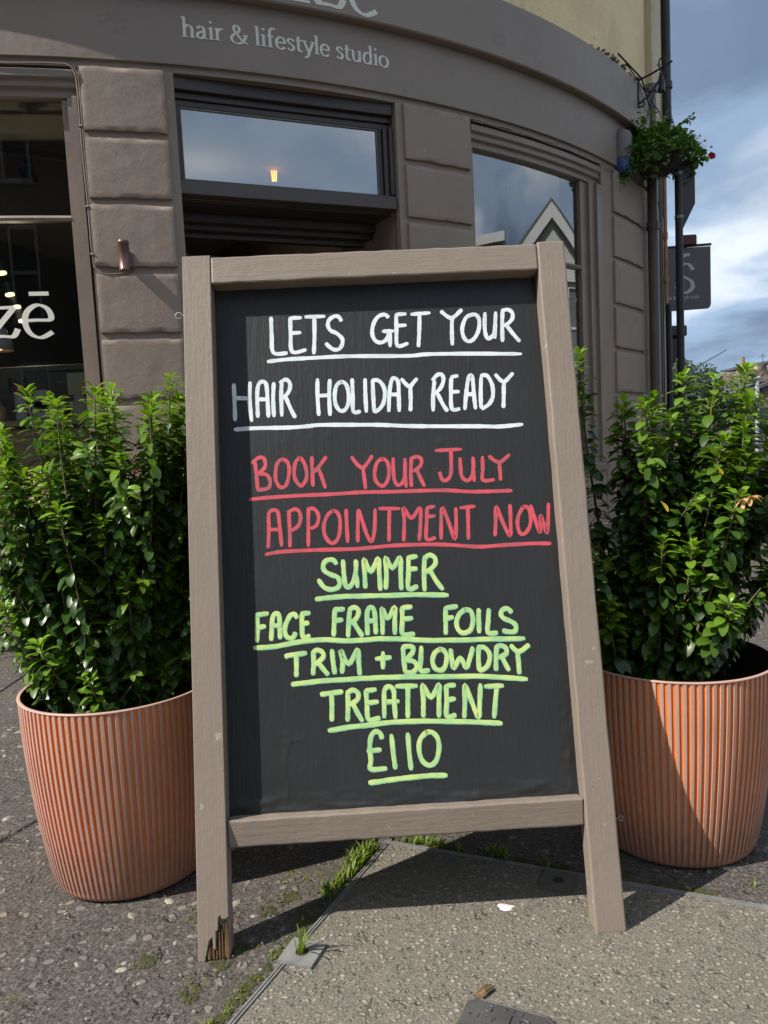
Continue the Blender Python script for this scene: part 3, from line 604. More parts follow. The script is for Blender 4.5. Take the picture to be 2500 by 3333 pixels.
def write_arc(text, t_start, t_end, zbase, xh, off, thick=.19, thin=.075, name='lettering', parent=None, label=None, macron=None):
    total = sum(GL[c][0] for c in text) * xh
    length = R(t_end - t_start) * (FR + off); sx = length / total
    mb = MB(); x = 0; k = 0
    for ch in text:
        adv, st = glyph_strips(ch, thick, thin)
        def fn(a, b, lift, x=x): return fp(t_start + math.degrees((x + a * xh) * sx / (FR + off)), zbase + b * xh, off + lift)
        if macron and ch in macron: st.append([(Vector((.25, 1.38)), Vector((.25, 1.26))), (Vector((.72, 1.38)), Vector((.72, 1.26)))])
        strips_to_mesh(mb, st, fn, 0.00003 * (k % 5)); x += adv * xh; k += 1
    return mb.build(name, M['lettering'], parent, label=label)
place(write_arc('hair & lifestyle studio', 17.05, 28.25, 2.978, 0.062, 0.0142, .21, .10, parent=shop, label='words hair & lifestyle studio in pale serif letters'))
place(write_arc('onze', 19.3, 27.55, 3.208, 0.20, 0.0745, .15, .07, parent=shop, label='large pale serif shop name cut off by the top of the photo', macron='e'))
write_arc('onze', 2.7, 9.9, 1.454, 0.172, -0.0735, .15, .07, parent=winL, label='large pale serif word on the window glass', macron='e')

# pipes at the right end of the shop front
def pipe(t, off, r_, z0, z1, m, collars=(), label=None):
    mb = MB(); n = 10
    mb.tube([fp(t, z0 + (z1 - z0) * i / n, off) for i in range(n + 1)], r_, 12)
    for z in collars:
        mb.tube([fp(t, z - .03, off), fp(t, z + .03, off)], r_ * 1.28, 12)
        a, b = fdir(t)
        c0 = fp(t, z, off - r_ * .4); mb.tube([c0 - a * r_ * 1.7, c0 + a * r_ * 1.7], .012, 6)
    return place(mb.build('drainpipe', m, shop, label=label))
pipe(56.25, 0.07, 0.042, 0.05, 3.62, M['brown_pipe'], (3.6, 2.5, 1.0), 'brown drainpipe beside the last pier')
pipe(57.65, 0.045, 0.018, 0.05, 3.3, M['brown_pipe'], (2.6, 2.05, 1.5, .9))
pipe(61.0, 0.03, 0.010, 0.05, 3.5, M['brown_pipe'])
pipe(61.8, 0.03, 0.008, 0.05, 3.5, M['black_iron'])
pipe(64.3, 0.03, 0.017, 1.98, 3.42, M['copper'], (2.6, 2.2), 'orange copper pipe at the curve of the wall')
pipe(64.6, 0.055, 0.042, 3.35, 10.2, M['black_iron'], (6.2, 4.8, 3.95), 'black cast iron downpipe on the upper wall')
pipe(64.6, 0.045, 0.028, 0.0, 1.97, M['black_iron'], (1.0,), 'black lower downpipe')
mb = MB()
mb.tube([fp(49.5, 3.63, .06), fp(53, 3.56, .10), fp(55, 3.40, .10), fp(57.5, 3.36, .09), fp(61, 3.46, .07), fp(64, 3.50, .08)], .007, 6)
mb.tube([fp(50.5, 3.64, .05), fp(54, 3.50, .09), fp(56.8, 3.43, .12), fp(60, 3.50, .07)], .005, 6)
place(mb.build('cable', M['black_iron'], shop))

# ---------------------------------------------------------------- ground
def ground_mat(name, base, base2, pebble, pb_scale, pb_th, fine, moss=False, rough=0.85, bump=1.0, dark_edge=None):
    m = bpy.data.materials.new(name); m.use_nodes = True
    n, l = m.node_tree.nodes, m.node_tree.links
    p = n['Principled BSDF']; p.inputs['Roughness'].default_value = rough; p.inputs['Specular IOR Level'].default_value = 0.35
    pos = n.new('ShaderNodeNewGeometry').outputs['Position']
    def noi(s, d=6, r_=0.6, off=(0, 0, 0)):
        t = n.new('ShaderNodeTexNoise'); t.inputs['Scale'].default_value = s; t.inputs['Detail'].default_value = d; t.inputs['Roughness'].default_value = r_
        if off != (0, 0, 0):
            mp = n.new('ShaderNodeMapping'); mp.inputs['Location'].default_value = off; l.new(pos, mp.inputs[0]); l.new(mp.outputs[0], t.inputs['Vector'])
        else: l.new(pos, t.inputs['Vector'])
        return t.outputs[0]
    def rng(src, a, b, c=0.0, d=1.0):
        r_ = n.new('ShaderNodeMapRange'); r_.inputs[1].default_value = a; r_.inputs[2].default_value = b; r_.inputs[3].default_value = c; r_.inputs[4].default_value = d
        l.new(src, r_.inputs[0]); return r_.outputs[0]
    def mix(f, a, b):
        q = n.new('ShaderNodeMixRGB')
        if isinstance(f, float): q.inputs[0].default_value = f
        else: l.new(f, q.inputs[0])
        for i, x in ((1, a), (2, b)):
            if isinstance(x, tuple): q.inputs[i].default_value = (*x, 1)
            else: l.new(x, q.inputs[i])
        return q.outputs[0]
    def mul(a, b, op='MULTIPLY'):
        q = n.new('ShaderNodeMath'); q.operation = op
        for i, x in ((0, a), (1, b)):
            if isinstance(x, float): q.inputs[i].default_value = x
            else: l.new(x, q.inputs[i])
        return q.outputs[0]
    c = mix(rng(noi(2.2), .35, .65), base, base2)
    c = mix(rng(noi(fine, 3, .7), .40, .60, 0, .75), c, tuple(x * 1.75 for x in base))
    c = mix(rng(noi(fine * 2.3, 2, .7, (5, 2, 1)), .50, .62, 0, .85), c, tuple(x * .28 for x in base))
    def vor(scale, seedoff, dist_off=0.0):
        v = n.new('ShaderNodeTexVoronoi'); v.inputs['Scale'].default_value = scale; v.inputs['Randomness'].default_value = 1.0
        # warp the lookup so that stones are not round
        w = n.new('ShaderNodeTexNoise'); w.inputs['Scale'].default_value = scale * .9; w.inputs['Detail'].default_value = 2
        l.new(pos, w.inputs['Vector'])
        s_ = n.new('ShaderNodeVectorMath'); s_.operation = 'SCALE'; s_.inputs['Scale'].default_value = 0.9 / scale
        l.new(w.outputs['Color'], s_.inputs[0])
        a = n.new('ShaderNodeVectorMath'); a.operation = 'ADD'; l.new(pos, a.inputs[0]); l.new(s_.outputs[0], a.inputs[1])
        a2 = n.new('ShaderNodeVectorMath'); a2.operation = 'ADD'; a2.inputs[1].default_value = (seedoff, seedoff * .7, 0); l.new(a.outputs[0], a2.inputs[0])
        l.new(a2.outputs[0], v.inputs['Vector']); return v
    v = vor(pb_scale, 3.3)
    sepc = n.new('ShaderNodeSeparateColor'); l.new(v.outputs['Color'], sepc.inputs[0])
    near = rng(v.outputs['Distance'], pb_th, pb_th * .72)
    pick = rng(sepc.outputs[0], .45, .47)
    pm = mul(near, pick)
    pcol = mix(sepc.outputs[1], pebble[0], pebble[1])
    c = mix(pm, c, pcol)
    v2 = vor(pb_scale * 2.7, 8.1); sc2 = n.new('ShaderNodeSeparateColor'); l.new(v2.outputs['Color'], sc2.inputs[0])
    pm2 = mul(rng(v2.outputs['Distance'], .36, .22), rng(sc2.outputs[0], .55, .58))
    c = mix(mul(pm2, .8), c, mix(sc2.outputs[1], pebble[0], pebble[1]))
    if moss:
        mm = mul(rng(noi(3.2, 6, .7, (1.3, 4, 0)), .60, .66), rng(noi(45, 3, .6), .46, .56))
        c = mix(mm, c, (0.095, 0.10, 0.018))
    l.new(c, p.inputs['Base Color'])
    hsum = mul(mul(pm, .7), mul(noi(fine, 4, .75), .9), 'ADD')
    b1 = n.new('ShaderNodeBump'); b1.inputs['Strength'].default_value = .9 * bump; b1.inputs['Distance'].default_value = .004
    l.new(hsum, b1.inputs['Height'])
    pits = rng(noi(26, 3, .6, (9, 9, 0)), .60, .70, 0, -1)
    b2 = n.new('ShaderNodeBump'); b2.inputs['Strength'].default_value = .8 * bump; b2.inputs['Distance'].default_value = .007
    l.new(pits, b2.inputs['Height']); l.new(b1.outputs[0], b2.inputs['Normal'])
    b3 = n.new('ShaderNodeBump'); b3.inputs['Strength'].default_value = .5; b3.inputs['Distance'].default_value = .02
    l.new(noi(7, 4), b3.inputs['Height']); l.new(b2.outputs[0], b3.inputs['Normal'])
    l.new(b3.outputs[0], p.inputs['Normal'])
    return m
M['flag'] = ground_mat('weathered_pebble_concrete', (0.082, 0.070, 0.060), (0.054, 0.048, 0.044), ((0.22, 0.19, 0.155), (0.12, 0.108, 0.098)), 34, .30, 110, moss=True)
M['agg'] = ground_mat('buff_exposed_aggregate', (0.162, 0.144, 0.115), (0.128, 0.115, 0.093), ((0.40, 0.35, 0.26), (0.085, 0.085, 0.082)), 120, .46, 240, bump=.9)
M['earth'] = mat('joint_earth', (0.05, 0.042, 0.032), .95, .3, 30, [(80, .8, .006)], chips=[(9, .60, (0.05, 0.065, 0.012))])
M['asphalt'] = mat('road_asphalt', (0.055, 0.056, 0.06), .85, .2, 2, [(120, .6, .004)])

def sheet(name, z, pts, m, kind='structure'):
    mb = MB(); mb.add([(x, y, z) for x, y in pts], [tuple(range(len(pts)))])
    return mb.build(name, m, kind=kind)
sheet('ground', -0.16, [(-300, -300), (300, -300), (300, 300), (-300, 300)], M['asphalt'])
pave = empty('pavement', kind='structure')
PV = [(-14, -6.5), (7.5, -6.5), (6.4, 1.5), (4.9, 4.2), (3.35, 5.9), (3.15, 7.2), (3.6, 9.2), (6.5, 14.5), (12, 24), (9, 26), (-14, 20)]
mb = MB(); mb.prism([(x, y, 0) for x, y in PV], (0, 0, -0.17), (0, 0, -0.022))
mb.build('pavement_bed', M['earth'], pave, kind='structure')
mb = MB()
for i in range(1, 9):
    (x0, y0), (x1, y1) = PV[i], PV[i + 1] if i + 1 < len(PV) else PV[0]
    if i > 7: break
    a = Vector((x0, y0, 0)); b = Vector((x1, y1, 0)); d_ = (b - a); L_ = d_.length; d_ /= L_; nn = Vector((d_.y, -d_.x, 0))
    k = max(1, int(L_ / .9))
    for j in range(k):
        p0 = a + d_ * (L_ * j / k + .004); p1 = a + d_ * (L_ * (j + 1) / k - .004)
        mk = MB(); mk.prism([p0, p1, p1 + nn * .13, p0 + nn * .13], (0, 0, -.16), (0, 0, .002))
        mk.build('kerb_stone', M['flag'], pave, bevel=.008)

def clip(poly, a, b, c_):          # keep a*x+b*y <= c
    out = []
    for i in range(len(poly)):
        p, q = poly[i], poly[(i + 1) % len(poly)]
        dp, dq = a * p[0] + b * p[1] - c_, a * q[0] + b * q[1] - c_
        if dp <= 0: out.append(p)
        if dp * dq < 0:
            t = dp / (dp - dq); out.append((p[0] + (q[0] - p[0]) * t, p[1] + (q[1] - p[1]) * t))
    return out
def area(P): return abs(sum(P[i][0] * P[(i + 1) % len(P)][1] - P[(i + 1) % len(P)][0] * P[i][1] for i in range(len(P)))) / 2
CO = Vector((-0.026, 1.508)); UA = Vector((0.919, -0.394)); VA = Vector((0.432, 0.902))
rs = random.Random(3)
def add_flag(poly):
    poly = clip(poly, 1, 0, 6.3)
    if len(poly) < 3 or area(poly) < 0.01: return
    # stay inside the pavement on the right (kerb line)
    for (x0, y0), (x1, y1) in ((PV[2], PV[3]), (PV[3], PV[4])):
        a, b = (y1 - y0), -(x1 - x0); c_ = a * x0 + b * y0
        poly = clip(poly, a, b, c_) if len(poly) > 2 else poly
    if len(poly) < 3 or area(poly) < 0.01: return
    cx = sum(p[0] for p in poly) / len(poly); cy = sum(p[1] for p in poly) / len(poly)
    if (Vector((cx, cy)) - FC).length < FR - .5: return
    dz = rs.uniform(-.0025, .0015)
    mk = MB()
    mk.prism([(x - (x - cx) * 0.0, y, 0) for x, y in poly], (0, 0, -.02), (0, 0, dz))
    mk.build('paving_slab', M['flag'], pave, bevel=.004)
YS = 2.35
g = .003
y = YS; row = 0
while y < 9.0:
    h_ = .62 if row else .70
    x = -5.0 - (row % 2) * .45
    while x < 6.2:
        w = .9
        add_flag([(x + g, y + g), (x + w - g, y + g), (x + w - g, y + h_ - g), (x + g, y + h_ - g)])
        x += w
    y += h_; row += 1
for i in range(-8, 9):
    for j in range(-9, 9):
        if i >= 0 and j < 0: continue
        u0, u1, v0, v1 = i * .80, i * .80 + .80, j * .80, j * .80 + .80
        if i < 0: u0 -= .0; 
        P = [CO + UA * a + VA * b for a, b in ((u0 + g, v0 + g), (u1 - g, v0 + g), (u1 - g, v1 - g), (u0 + g, v1 - g))]
        if max(p.y for p in P) < -1.6 or min(p.x for p in P) > 5 or max(p.x for p in P) < -5: continue
        add_flag(clip([(p.x, p.y) for p in P], 0, 1, YS - g))
# the buff slab let into the pavement, edged in steel
P = [CO + UA * a + VA * b for a, b in ((.0045, -2.6), (2.6, -2.6), (2.6, -.0045), (.0045, -.0045))]
mb = MB(); mb.prism([(p.x, p.y, 0) for p in P], (0, 0, -.02), (0, 0, .0015))
mb.build('concrete_slab', M['agg'], kind='structure')
M['steel'] = mat('dull_galvanised_steel', (0.27, 0.27, 0.255), .42, .25, 25, [(150, .4, .001)], metal=.35)
se = empty('steel_edging', (CO.x, CO.y, 0), label='thin double steel strip edging the buff concrete slab', cat='metal edging')
for nm, a0, a1, L0, L1 in (('strip', UA, VA, -2.6, .012), ('strip', VA, UA, -.012, 2.6)):
    for o0, o1, zz in ((-.0035, -.0008, .0045), (.0012, .0040, .0040)):
        mk = MB(); Q = []
        for l_, o_ in ((L0, o0), (L1, o0), (L1, o1), (L0, o1)):
            v = (a1 * l_ + a0 * o_) if nm == 'x' else (a1 * l_ + a0 * (o_ if a0 is UA else -o_))
            Q.append((v.x, v.y, 0))
        if zz < .004: continue
        mk.prism(Q, (0, 0, -.02), (0, 0, zz + (.0003 if a0 is VA else 0)))
        mk.build('strip', M['steel'], se)
def ground_plate(c, ang, s_, label, m, hole=True):
    e = empty('metal_plate', (c[0], c[1], .0), (0, 0, ang), label=label, cat='metal plate')
    mk = MB(); n_ = 16; r_ = .011
    sq = [(-s_, -s_), (s_, -s_), (s_, s_), (-s_, s_)]
    # plate with a round hole
    ring = [(r_ * math.cos(2 * math.pi * k / n_), r_ * math.sin(2 * math.pi * k / n_)) for k in range(n_)]
    outer = []
    for k in range(n_):
        a = 2 * math.pi * k / n_; cx, sx = math.cos(a), math.sin(a); f_ = s_ / max(abs(cx), abs(sx)); outer.append((cx * f_, sx * f_))
    vs_ = [(x, y, .0065) for x, y in outer] + [(x, y, .0065) for x, y in ring] + [(x, y, -.004) for x, y in ring] + [(x, y, 0) for x, y in outer]
    fs = [(k, (k + 1) % n_, n_ + (k + 1) % n_, n_ + k) for k in range(n_)] + [(n_ + k, n_ + (k + 1) % n_, 2 * n_ + (k + 1) % n_, 2 * n_ + k) for k in range(n_)] + \
         [(3 * n_ + k, 3 * n_ + (k + 1) % n_, (k + 1) % n_, k) for k in range(n_)]
    mk.add(vs_, fs); mk.build('plate', m, e)
    mk = MB(); mk.add([(r_ * 1.1 * math.cos(2 * math.pi * k / n_), r_ * 1.1 * math.sin(2 * math.pi * k / n_), .0045) for k in range(n_)], [tuple(range(n_))]); mk.build('hole', M['earth'], e)
    return e
ang = math.atan2(UA.y, UA.x)
ground_plate((-0.168, 1.174), ang + .05, .030, 'small square steel plate with grass growing from its hole', M['steel'])
ground_plate((0.285, 1.338), ang, .030, 'small dark square plate set in the slab in the sign shadow', mat('dark_plate', (.13, .125, .11), .6, .2, 20, metal=.4))

# embedded stones, real geometry on the old paving
rs = random.Random(11)
icov = [(0, 0, .55), (1, 0, 0), (.5, .87, 0), (-.5, .87, 0), (-1, 0, 0), (-.5, -.87, 0), (.5, -.87, 0), (.45, .26, .42), (-.05, .52, .42), (-.48, .2, .42), (-.42, -.3, .42), (.05, -.5, .42), (.45, -.25, .42)]
icof = [(0, 7, 8), (0, 8, 9), (0, 9, 10), (0, 10, 11), (0, 11, 12), (0, 12, 7), (1, 2, 7), (2, 8, 7), (2, 3, 8), (3, 9, 8), (3, 4, 9), (4, 10, 9), (4, 5, 10), (5, 11, 10), (5, 6, 11), (6, 12, 11), (6, 1, 12), (1, 7, 12)]
def in_slab(x, y):
    q = Vector((x, y)) - CO; u = q.dot(UA); v = q.dot(VA); return u > -.02 and v < .02
def stones(name, n, rect, smin, smax, test, m, z0=-.001, flat=.55, label=None):
    V = []; F = []; IC = np.array(icov); FF = np.array(icof)
    k = 0
    while k < n:
        x = rs.uniform(rect[0], rect[1]); y = rs.uniform(rect[2], rect[3])
        if not test(x, y): continue
        if noise.noise(Vector((x * 3, y * 3, 0))) < rs.uniform(-.5, .35): continue
        s_ = smin + (smax - smin) * rs.random() ** 2.5
        a = rs.uniform(0, 6.28); ca, sa = math.cos(a), math.sin(a); sx, sy = s_, s_ * rs.uniform(.45, .85)
        P_ = IC * (1 + np.array([[rs.uniform(-.22, .22)] for _ in icov]))
        X = P_[:, 0] * sx; Y = P_[:, 1] * sy
        V.append(np.c_[x + X * ca - Y * sa, y + X * sa + Y * ca, z0 + P_[:, 2] * s_ * flat * rs.uniform(.3, 1)])
        F.append(FF + 13 * k); k += 1
    o = np_mesh(name, np.vstack(V), np.vstack(F), [m], smooth=False, kind='stuff', tint=np.repeat([rs.random() for _ in range(n)], 13))
    if label: tag(o, label, 'stones')
    return o
def tint_mat(name, c0, c1, rough=.8, bump=None):
    m = bpy.data.materials.new(name); m.use_nodes = True
    n, l = m.node_tree.nodes, m.node_tree.links; p = n['Principled BSDF']; p.inputs['Roughness'].default_value = rough
    a = n.new('ShaderNodeAttribute'); a.attribute_name = 'tint'
    q = n.new('ShaderNodeMixRGB'); q.inputs[1].default_value = (*c0, 1); q.inputs[2].default_value = (*c1, 1)
    l.new(a.outputs['Fac'], q.inputs[0])
    t = n.new('ShaderNodeTexNoise'); t.inputs['Scale'].default_value = 90; g_ = n.new('ShaderNodeNewGeometry'); l.new(g_.outputs['Position'], t.inputs['Vector'])
    q2 = n.new('ShaderNodeMixRGB'); q2.blend_type = 'MULTIPLY'; q2.inputs[0].default_value = .5
    l.new(q.outputs[0], q2.inputs[1]); l.new(t.outputs[0], q2.inputs[2]); l.new(q2.outputs[0], p.inputs['Base Color'])
    if bump:
        b = n.new('ShaderNodeBump'); b.inputs['Strength'].default_value = bump; b.inputs['Distance'].default_value = .003
        l.new(t.outputs[0], b.inputs['Height']); l.new(b.outputs[0], p.inputs['Normal'])
    return m
M['stone'] = tint_mat('pale_embedded_stones', (.13, .118, .10), (.46, .41, .34), .8, .6)
flagtest = lambda x, y: (not in_slab(x, y)) and (Vector((x, y)) - FC).length > FR + .05
stones('embedded_stones', 2600, (-1.5, 2.2, .75, 3.9), .0025, .0125, flagtest, M['stone'], label='pale pebbles worn out of the old paving slabs')
stones('grit', 3500, (-1.0, 1.4, .9, 1.9), .0008, .0028, lambda x, y: True, M['stone'], z0=.003, flat=.7, label='fine grit lying on the slabs')

# grass and moss
def blades(name, spots, m, label, cat='grass'):
    V = []; F = []; T = []; k = 0
    for x, y, z, h_, n_, spread in spots:
        for _ in range(n_):
            px, py = x + rs.gauss(0, spread), y + rs.gauss(0, spread)
            a = rs.uniform(0, 6.28); hh = h_ * rs.uniform(.45, 1.15); w = rs.uniform(.0009, .0019) * (1 + h_ * 12); lean_ = rs.uniform(.1, .9) * hh
            d_ = np.array([math.cos(a), math.sin(a), 0]); s_ = np.array([-math.sin(a), math.cos(a), 0])
            tt = rs.random()
            pts = [(0, 0), (.4, .15), (.75, .5), (1, 1.0)]
            vs_ = []
            for (q, b_) in pts:
                c0 = np.array([px, py, z]) + d_ * lean_ * b_ + np.array([0, 0, hh * q * (1 - .25 * b_)])
                ww = w * (1 - q ** 2) + .0001
                vs_ += [c0 - s_ * ww, c0 + s_ * ww]
            V.append(np.array(vs_)); T.append(np.full(8, tt))
            F.append(np.array([[0, 1, 3, 2], [2, 3, 5, 4], [4, 5, 7, 6]]) + 8 * k); k += 1
    o = np_mesh(name, np.vstack(V), np.vstack(F), [m], tint=np.concatenate(T), kind='stuff')
    return tag(o, label, cat)
def leafy(name, c0, c1, rough=.35, trans=.35, tcol=None, sp=.5):
    m = bpy.data.materials.new(name); m.use_nodes = True
    n, l = m.node_tree.nodes, m.node_tree.links; p = n['Principled BSDF']
    p.inputs['Roughness'].default_value = rough; p.inputs['Specular IOR Level'].default_value = sp
    a = n.new('ShaderNodeAttribute'); a.attribute_name = 'tint'
    q = n.new('ShaderNodeMixRGB'); q.inputs[1].default_value = (*c0, 1); q.inputs[2].default_value = (*c1, 1)
    l.new(a.outputs['Fac'], q.inputs[0]); l.new(q.outputs[0], p.inputs['Base Color'])
    tr = n.new('ShaderNodeBsdfTranslucent'); mq = n.new('ShaderNodeMixRGB'); mq.blend_type = 'MULTIPLY'; mq.inputs[0].default_value = 1
    mq.inputs[2].default_value = (2.1, 2.0, .7, 1); l.new(q.outputs[0], mq.inputs[1]); l.new(mq.outputs[0], tr.inputs[0])
    ms = n.new('ShaderNodeMixShader'); ms.inputs[0].default_value = trans
    l.new(p.outputs[0], ms.inputs[1]); l.new(tr.outputs[0], ms.inputs[2]); l.new(ms.outputs[0], n['Material Output'].inputs[0])
    return m
M['grass'] = leafy('fresh_grass', (.10, .17, .025), (.24, .31, .05), .5, .4)
M['moss'] = mat('yellow_green_moss', (0.048, 0.052, 0.012), .95, .4, 40, [(300, 1, .003)])
sp = []
for i in range(46):                 # along the left steel strip
    l_ = rs.uniform(-.22, -.02); q = CO + VA * l_ + UA * (-.016 - abs(rs.gauss(0, .010)))
    sp.append((q.x, q.y, 0, .034 if -.20 < l_ < -.03 else .014, 6, .005))
for i in range(40):
    l_ = rs.choice([rs.uniform(.03, .11), rs.uniform(.03, .16), rs.uniform(.2, .24)]); q = CO + UA * l_ + VA * (.018 + abs(rs.gauss(0, .008)))
    sp.append((q.x, q.y, 0, .020, 5, .006))
for i in range(26):
    l_ = rs.uniform(-.72, -.36); q = CO + VA * l_ + UA * (-.020 - abs(rs.gauss(0, .006))); sp.append((q.x, q.y, 0, .008, 6, .004))
for i in range(10):
    q = CO + VA * rs.uniform(-.60, -.55) + UA * (-.02); sp.append((q.x, q.y, 0, .02, 6, .008))
sp += [(CO.x + .30 * UA.x + .02, CO.y + .30 * UA.y + .02, 0, .025, 12, .01), (.72, 1.25, 0, .016, 14, .012), (.62, 1.30, 0, .013, 10, .01)]
for i in range(12):
    x_, y_ = rs.uniform(-.36, -.12), rs.uniform(1.10, 1.45)
    if not in_slab(x_, y_): sp.append((x_, y_, 0, .007, 6, .010))
blades('grass', sp, M['grass'], 'bright green grass growing along the steel strip by the slab')
rs = random.Random(5)
blades('grass_tuft', [(-.168, 1.176, .002, .056, 12, .0035)], M['grass'], 'small tuft of grass growing from the steel plate', 'grass tuft')
bpy.data.objects['grass_tuft'].pop('kind', None)
def moss(spots):
    V = []; F = []; k = 0; IC = np.array(icov); FF = np.array(icof)
    for x, y, s_, n_ in spots:
        for _ in range(n_):
            r_ = rs.uniform(.0025, .006); px, py = x + rs.gauss(0, s_), y + rs.gauss(0, s_)
            if in_slab(px, py) and not in_slab(px + .01, py - .0): continue
            V.append(IC * r_ * (1 + np.array([[rs.uniform(-.3, .3)] for _ in icov])) * [1, 1, .6] + [px, py, -.0005]); F.append(FF + 13 * k); k += 1
    return tag(np_mesh('moss', np.vstack(V), np.vstack(F), [M['moss']], smooth=True, kind='stuff'), 'yellow green moss in the paving joints', 'moss')
ms_ = [(x, y, .010, 26) for x, y in ((-.30, 1.16), (-.27, 1.20), (-.24, 1.30), (-.33, 1.10), (-.20, 1.34), (-.42, 1.18), (-.17, 1.27), (-.36, 1.30), (-.31, 1.0), (-.40, .98))]
for i in range(60):
    q = CO + VA * rs.uniform(-.75, -.1) + UA * (-.018 - abs(rs.gauss(0, .006))); ms_.append((q.x, q.y, .004, 7))
for i in range(45):
    q = CO + UA * rs.uniform(0, .95) + VA * (.018 + abs(rs.gauss(0, .006))); ms_.append((q.x, q.y, .004, 6))
moss(ms_)

# bits lying about
mb = MB(); n_ = 14
pr = [(0.016 * rs.uniform(.6, 1.2) * math.cos(6.283 * k / n_), 0.013 * rs.uniform(.6, 1.2) * math.sin(6.283 * k / n_)) for k in range(n_)]
mb.add([(x, y, 0) for x, y in pr] + [(x * .7, y * .7, .0010) for x, y in pr] + [(0, 0, .0012)],
       [(k, (k + 1) % n_, n_ + (k + 1) % n_, n_ + k) for k in range(n_)] + [(n_ + k, n_ + (k + 1) % n_, 2 * n_) for k in range(n_)], 0, True)
tag(mb.build('bird_dropping', mat('chalk_white_splat', (.62, .62, .60), .7, .1, 60), loc=(.178, 1.272, .0016)), 'white splat of bird dropping on the slab under the sign', 'dropping')
chip = empty('bark_chip', (.112, 1.064, .006), (0.1, .1, .71), label='brown splintered wood chip beside the cast iron cover', cat='wood chip')
M['bark'] = mat('splintered_bark', (.17, .115, .055), .8, .5, 60, [(200, .8, .002, (1, 8, 8))], coords='obj', stretch=(1, 6, 6))
for k in range(5):
    mb = MB(); mb.tube([(-.022 + .008 * rs.random(), -.005 + .0025 * k, -.003), (0, -.005 + .0025 * k, .003 * rs.random()), (.022 - .008 * rs.random(), -.005 + .0027 * k, .002)], [.0012, .0026, .0008], 5, smooth=False)
    mb.build('splinter', M['bark'], chip)
cov = empty('stopcock_cover', (.133, .995, .0015), (0, 0, -.44), label='worn cast iron utility cover with raised letters at the bottom of the photo', cat='utility cover')
M['cast'] = mat('worn_cast_iron', (.085, .083, .08), .5, .3, 12, [(140, .5, .0015)], metal=.3)
mb = MB()
pl = [(-.066, -.06), (.066, -.06), (.066, .030), (.052, .042), (-.052, .042), (-.066, .030)]
mb.prism([(x, y, 0) for x, y in pl], (0, 0, -.01), (0, 0, .004)); mb.build('lid', M['cast'], cov, bevel=.002)
mb = MB()
for a, b in zip(pl[2:6], pl[3:6]): mb.tube([(a[0] * .93, a[1] * .9, .004), (b[0] * .93, b[1] * .9, .004)], .0016, 5)
mb.build('rim', M['cast'], cov)
mb = MB()
def seg_letter(mb, ch, x, y, h_, r_=.0016, z=.0045):
    D_ = {'S': [(1, .85), (.5, 1), (0, .8), (.15, .55), (.85, .45), (1, .2), (.5, 0), (0, .15)], 'I': [(.5, 0), (.5, 1)], 'C': [(1, .85), (.5, 1), (0, .5), (.5, 0), (1, .15)],
          'T': [(.5, 0), (.5, 1), (0, 1), (1, 1)], 'O': [(.5, 1), (0, .5), (.5, 0), (1, .5), (.5, 1)], 'P': [(0, 0), (0, 1), (.8, .9), (.8, .55), (0, .5)], '1': [(.2, .8), (.5, 1), (.5, 0)], '8': [(.5, .52), (.1, .78), (.5, 1), (.9, .78), (.5, .52), (.05, .25), (.5, 0), (.95, .25), (.5, .52)]}
    mb.tube([(x + a * h_ * .6, y + b * h_, z) for a, b in D_[ch]], r_, 5)
seg_letter(mb, 'S', -.034, .018, .012); seg_letter(mb, 'I', -.006, -.005, .026, .0022); seg_letter(mb, 'S', .014, -.005, .026, .0022)
for k in range(7): seg_letter(mb, 'TICPOIS'[k], -.056 + .0115 * k, .002 if k < 4 else .027, .0075, .0008)
mb.build('raised_letters', M['cast'], cov)

# ---------------------------------------------------------------- chalkboard sign
BX, BY, YAW, LEAN, BW, BL, BS = -0.3358, 1.1696, 0.0292, 0.2215, 0.70, 1.2035, 0.0507
M['frame'] = mat('taupe_painted_wood', (0.238, 0.192, 0.155), 0.5, 0.06, 7, [(12, .25, .005, (1, 1, .2)), (200, .45, .0014, (1, 1, .08)), (75, .3, .002)],
                 chips=[(36.0, 0.655, (0.36, 0.31, 0.26)), (70.0, 0.70, (0.08, 0.062, 0.05)), (140., .685, (.40, .345, .285)), (20., .70, (.30, .275, .25))], coords='obj')
M['frame_h'] = mat('taupe_painted_wood_rail', (0.238, 0.192, 0.155), 0.5, 0.06, 7, [(12, .25, .005, (.2, 1, 1)), (200, .45, .0014, (.08, 1, 1)), (75, .3, .002)],
                   chips=[(36.0, 0.655, (0.36, 0.31, 0.26)), (70.0, 0.70, (0.08, 0.062, 0.05)), (140., .685, (.40, .345, .285)), (20., .70, (.30, .275, .25))], coords='obj')
M['rot'] = mat('rotten_splintered_wood', (.24, .135, .06), .9, .6, 60, [(250, 1, .002, (1, 1, .1))], coords='obj', stretch=(1, 1, .15), base2=(.035, .02, .012))
M['board'] = mat('black_chalkboard_paint', (.0170, .0182, .0192), .5, .18, 5, [(110, .5, .0016, (1, 1, .09)), (260, .4, .0010, (1, 1, .12)), (18, .35, .003, (1, 1, .5)), (420, .25, .0006)], coords='obj')
sign = empty('chalkboard_sign', (BX, BY, 0), (0, 0, YAW), label='black chalkboard A-frame sign in a chipped taupe wooden frame, painted with a salon offer', cat='chalkboard sign')
TILT = (-LEAN, 0, 0)
TH = .041
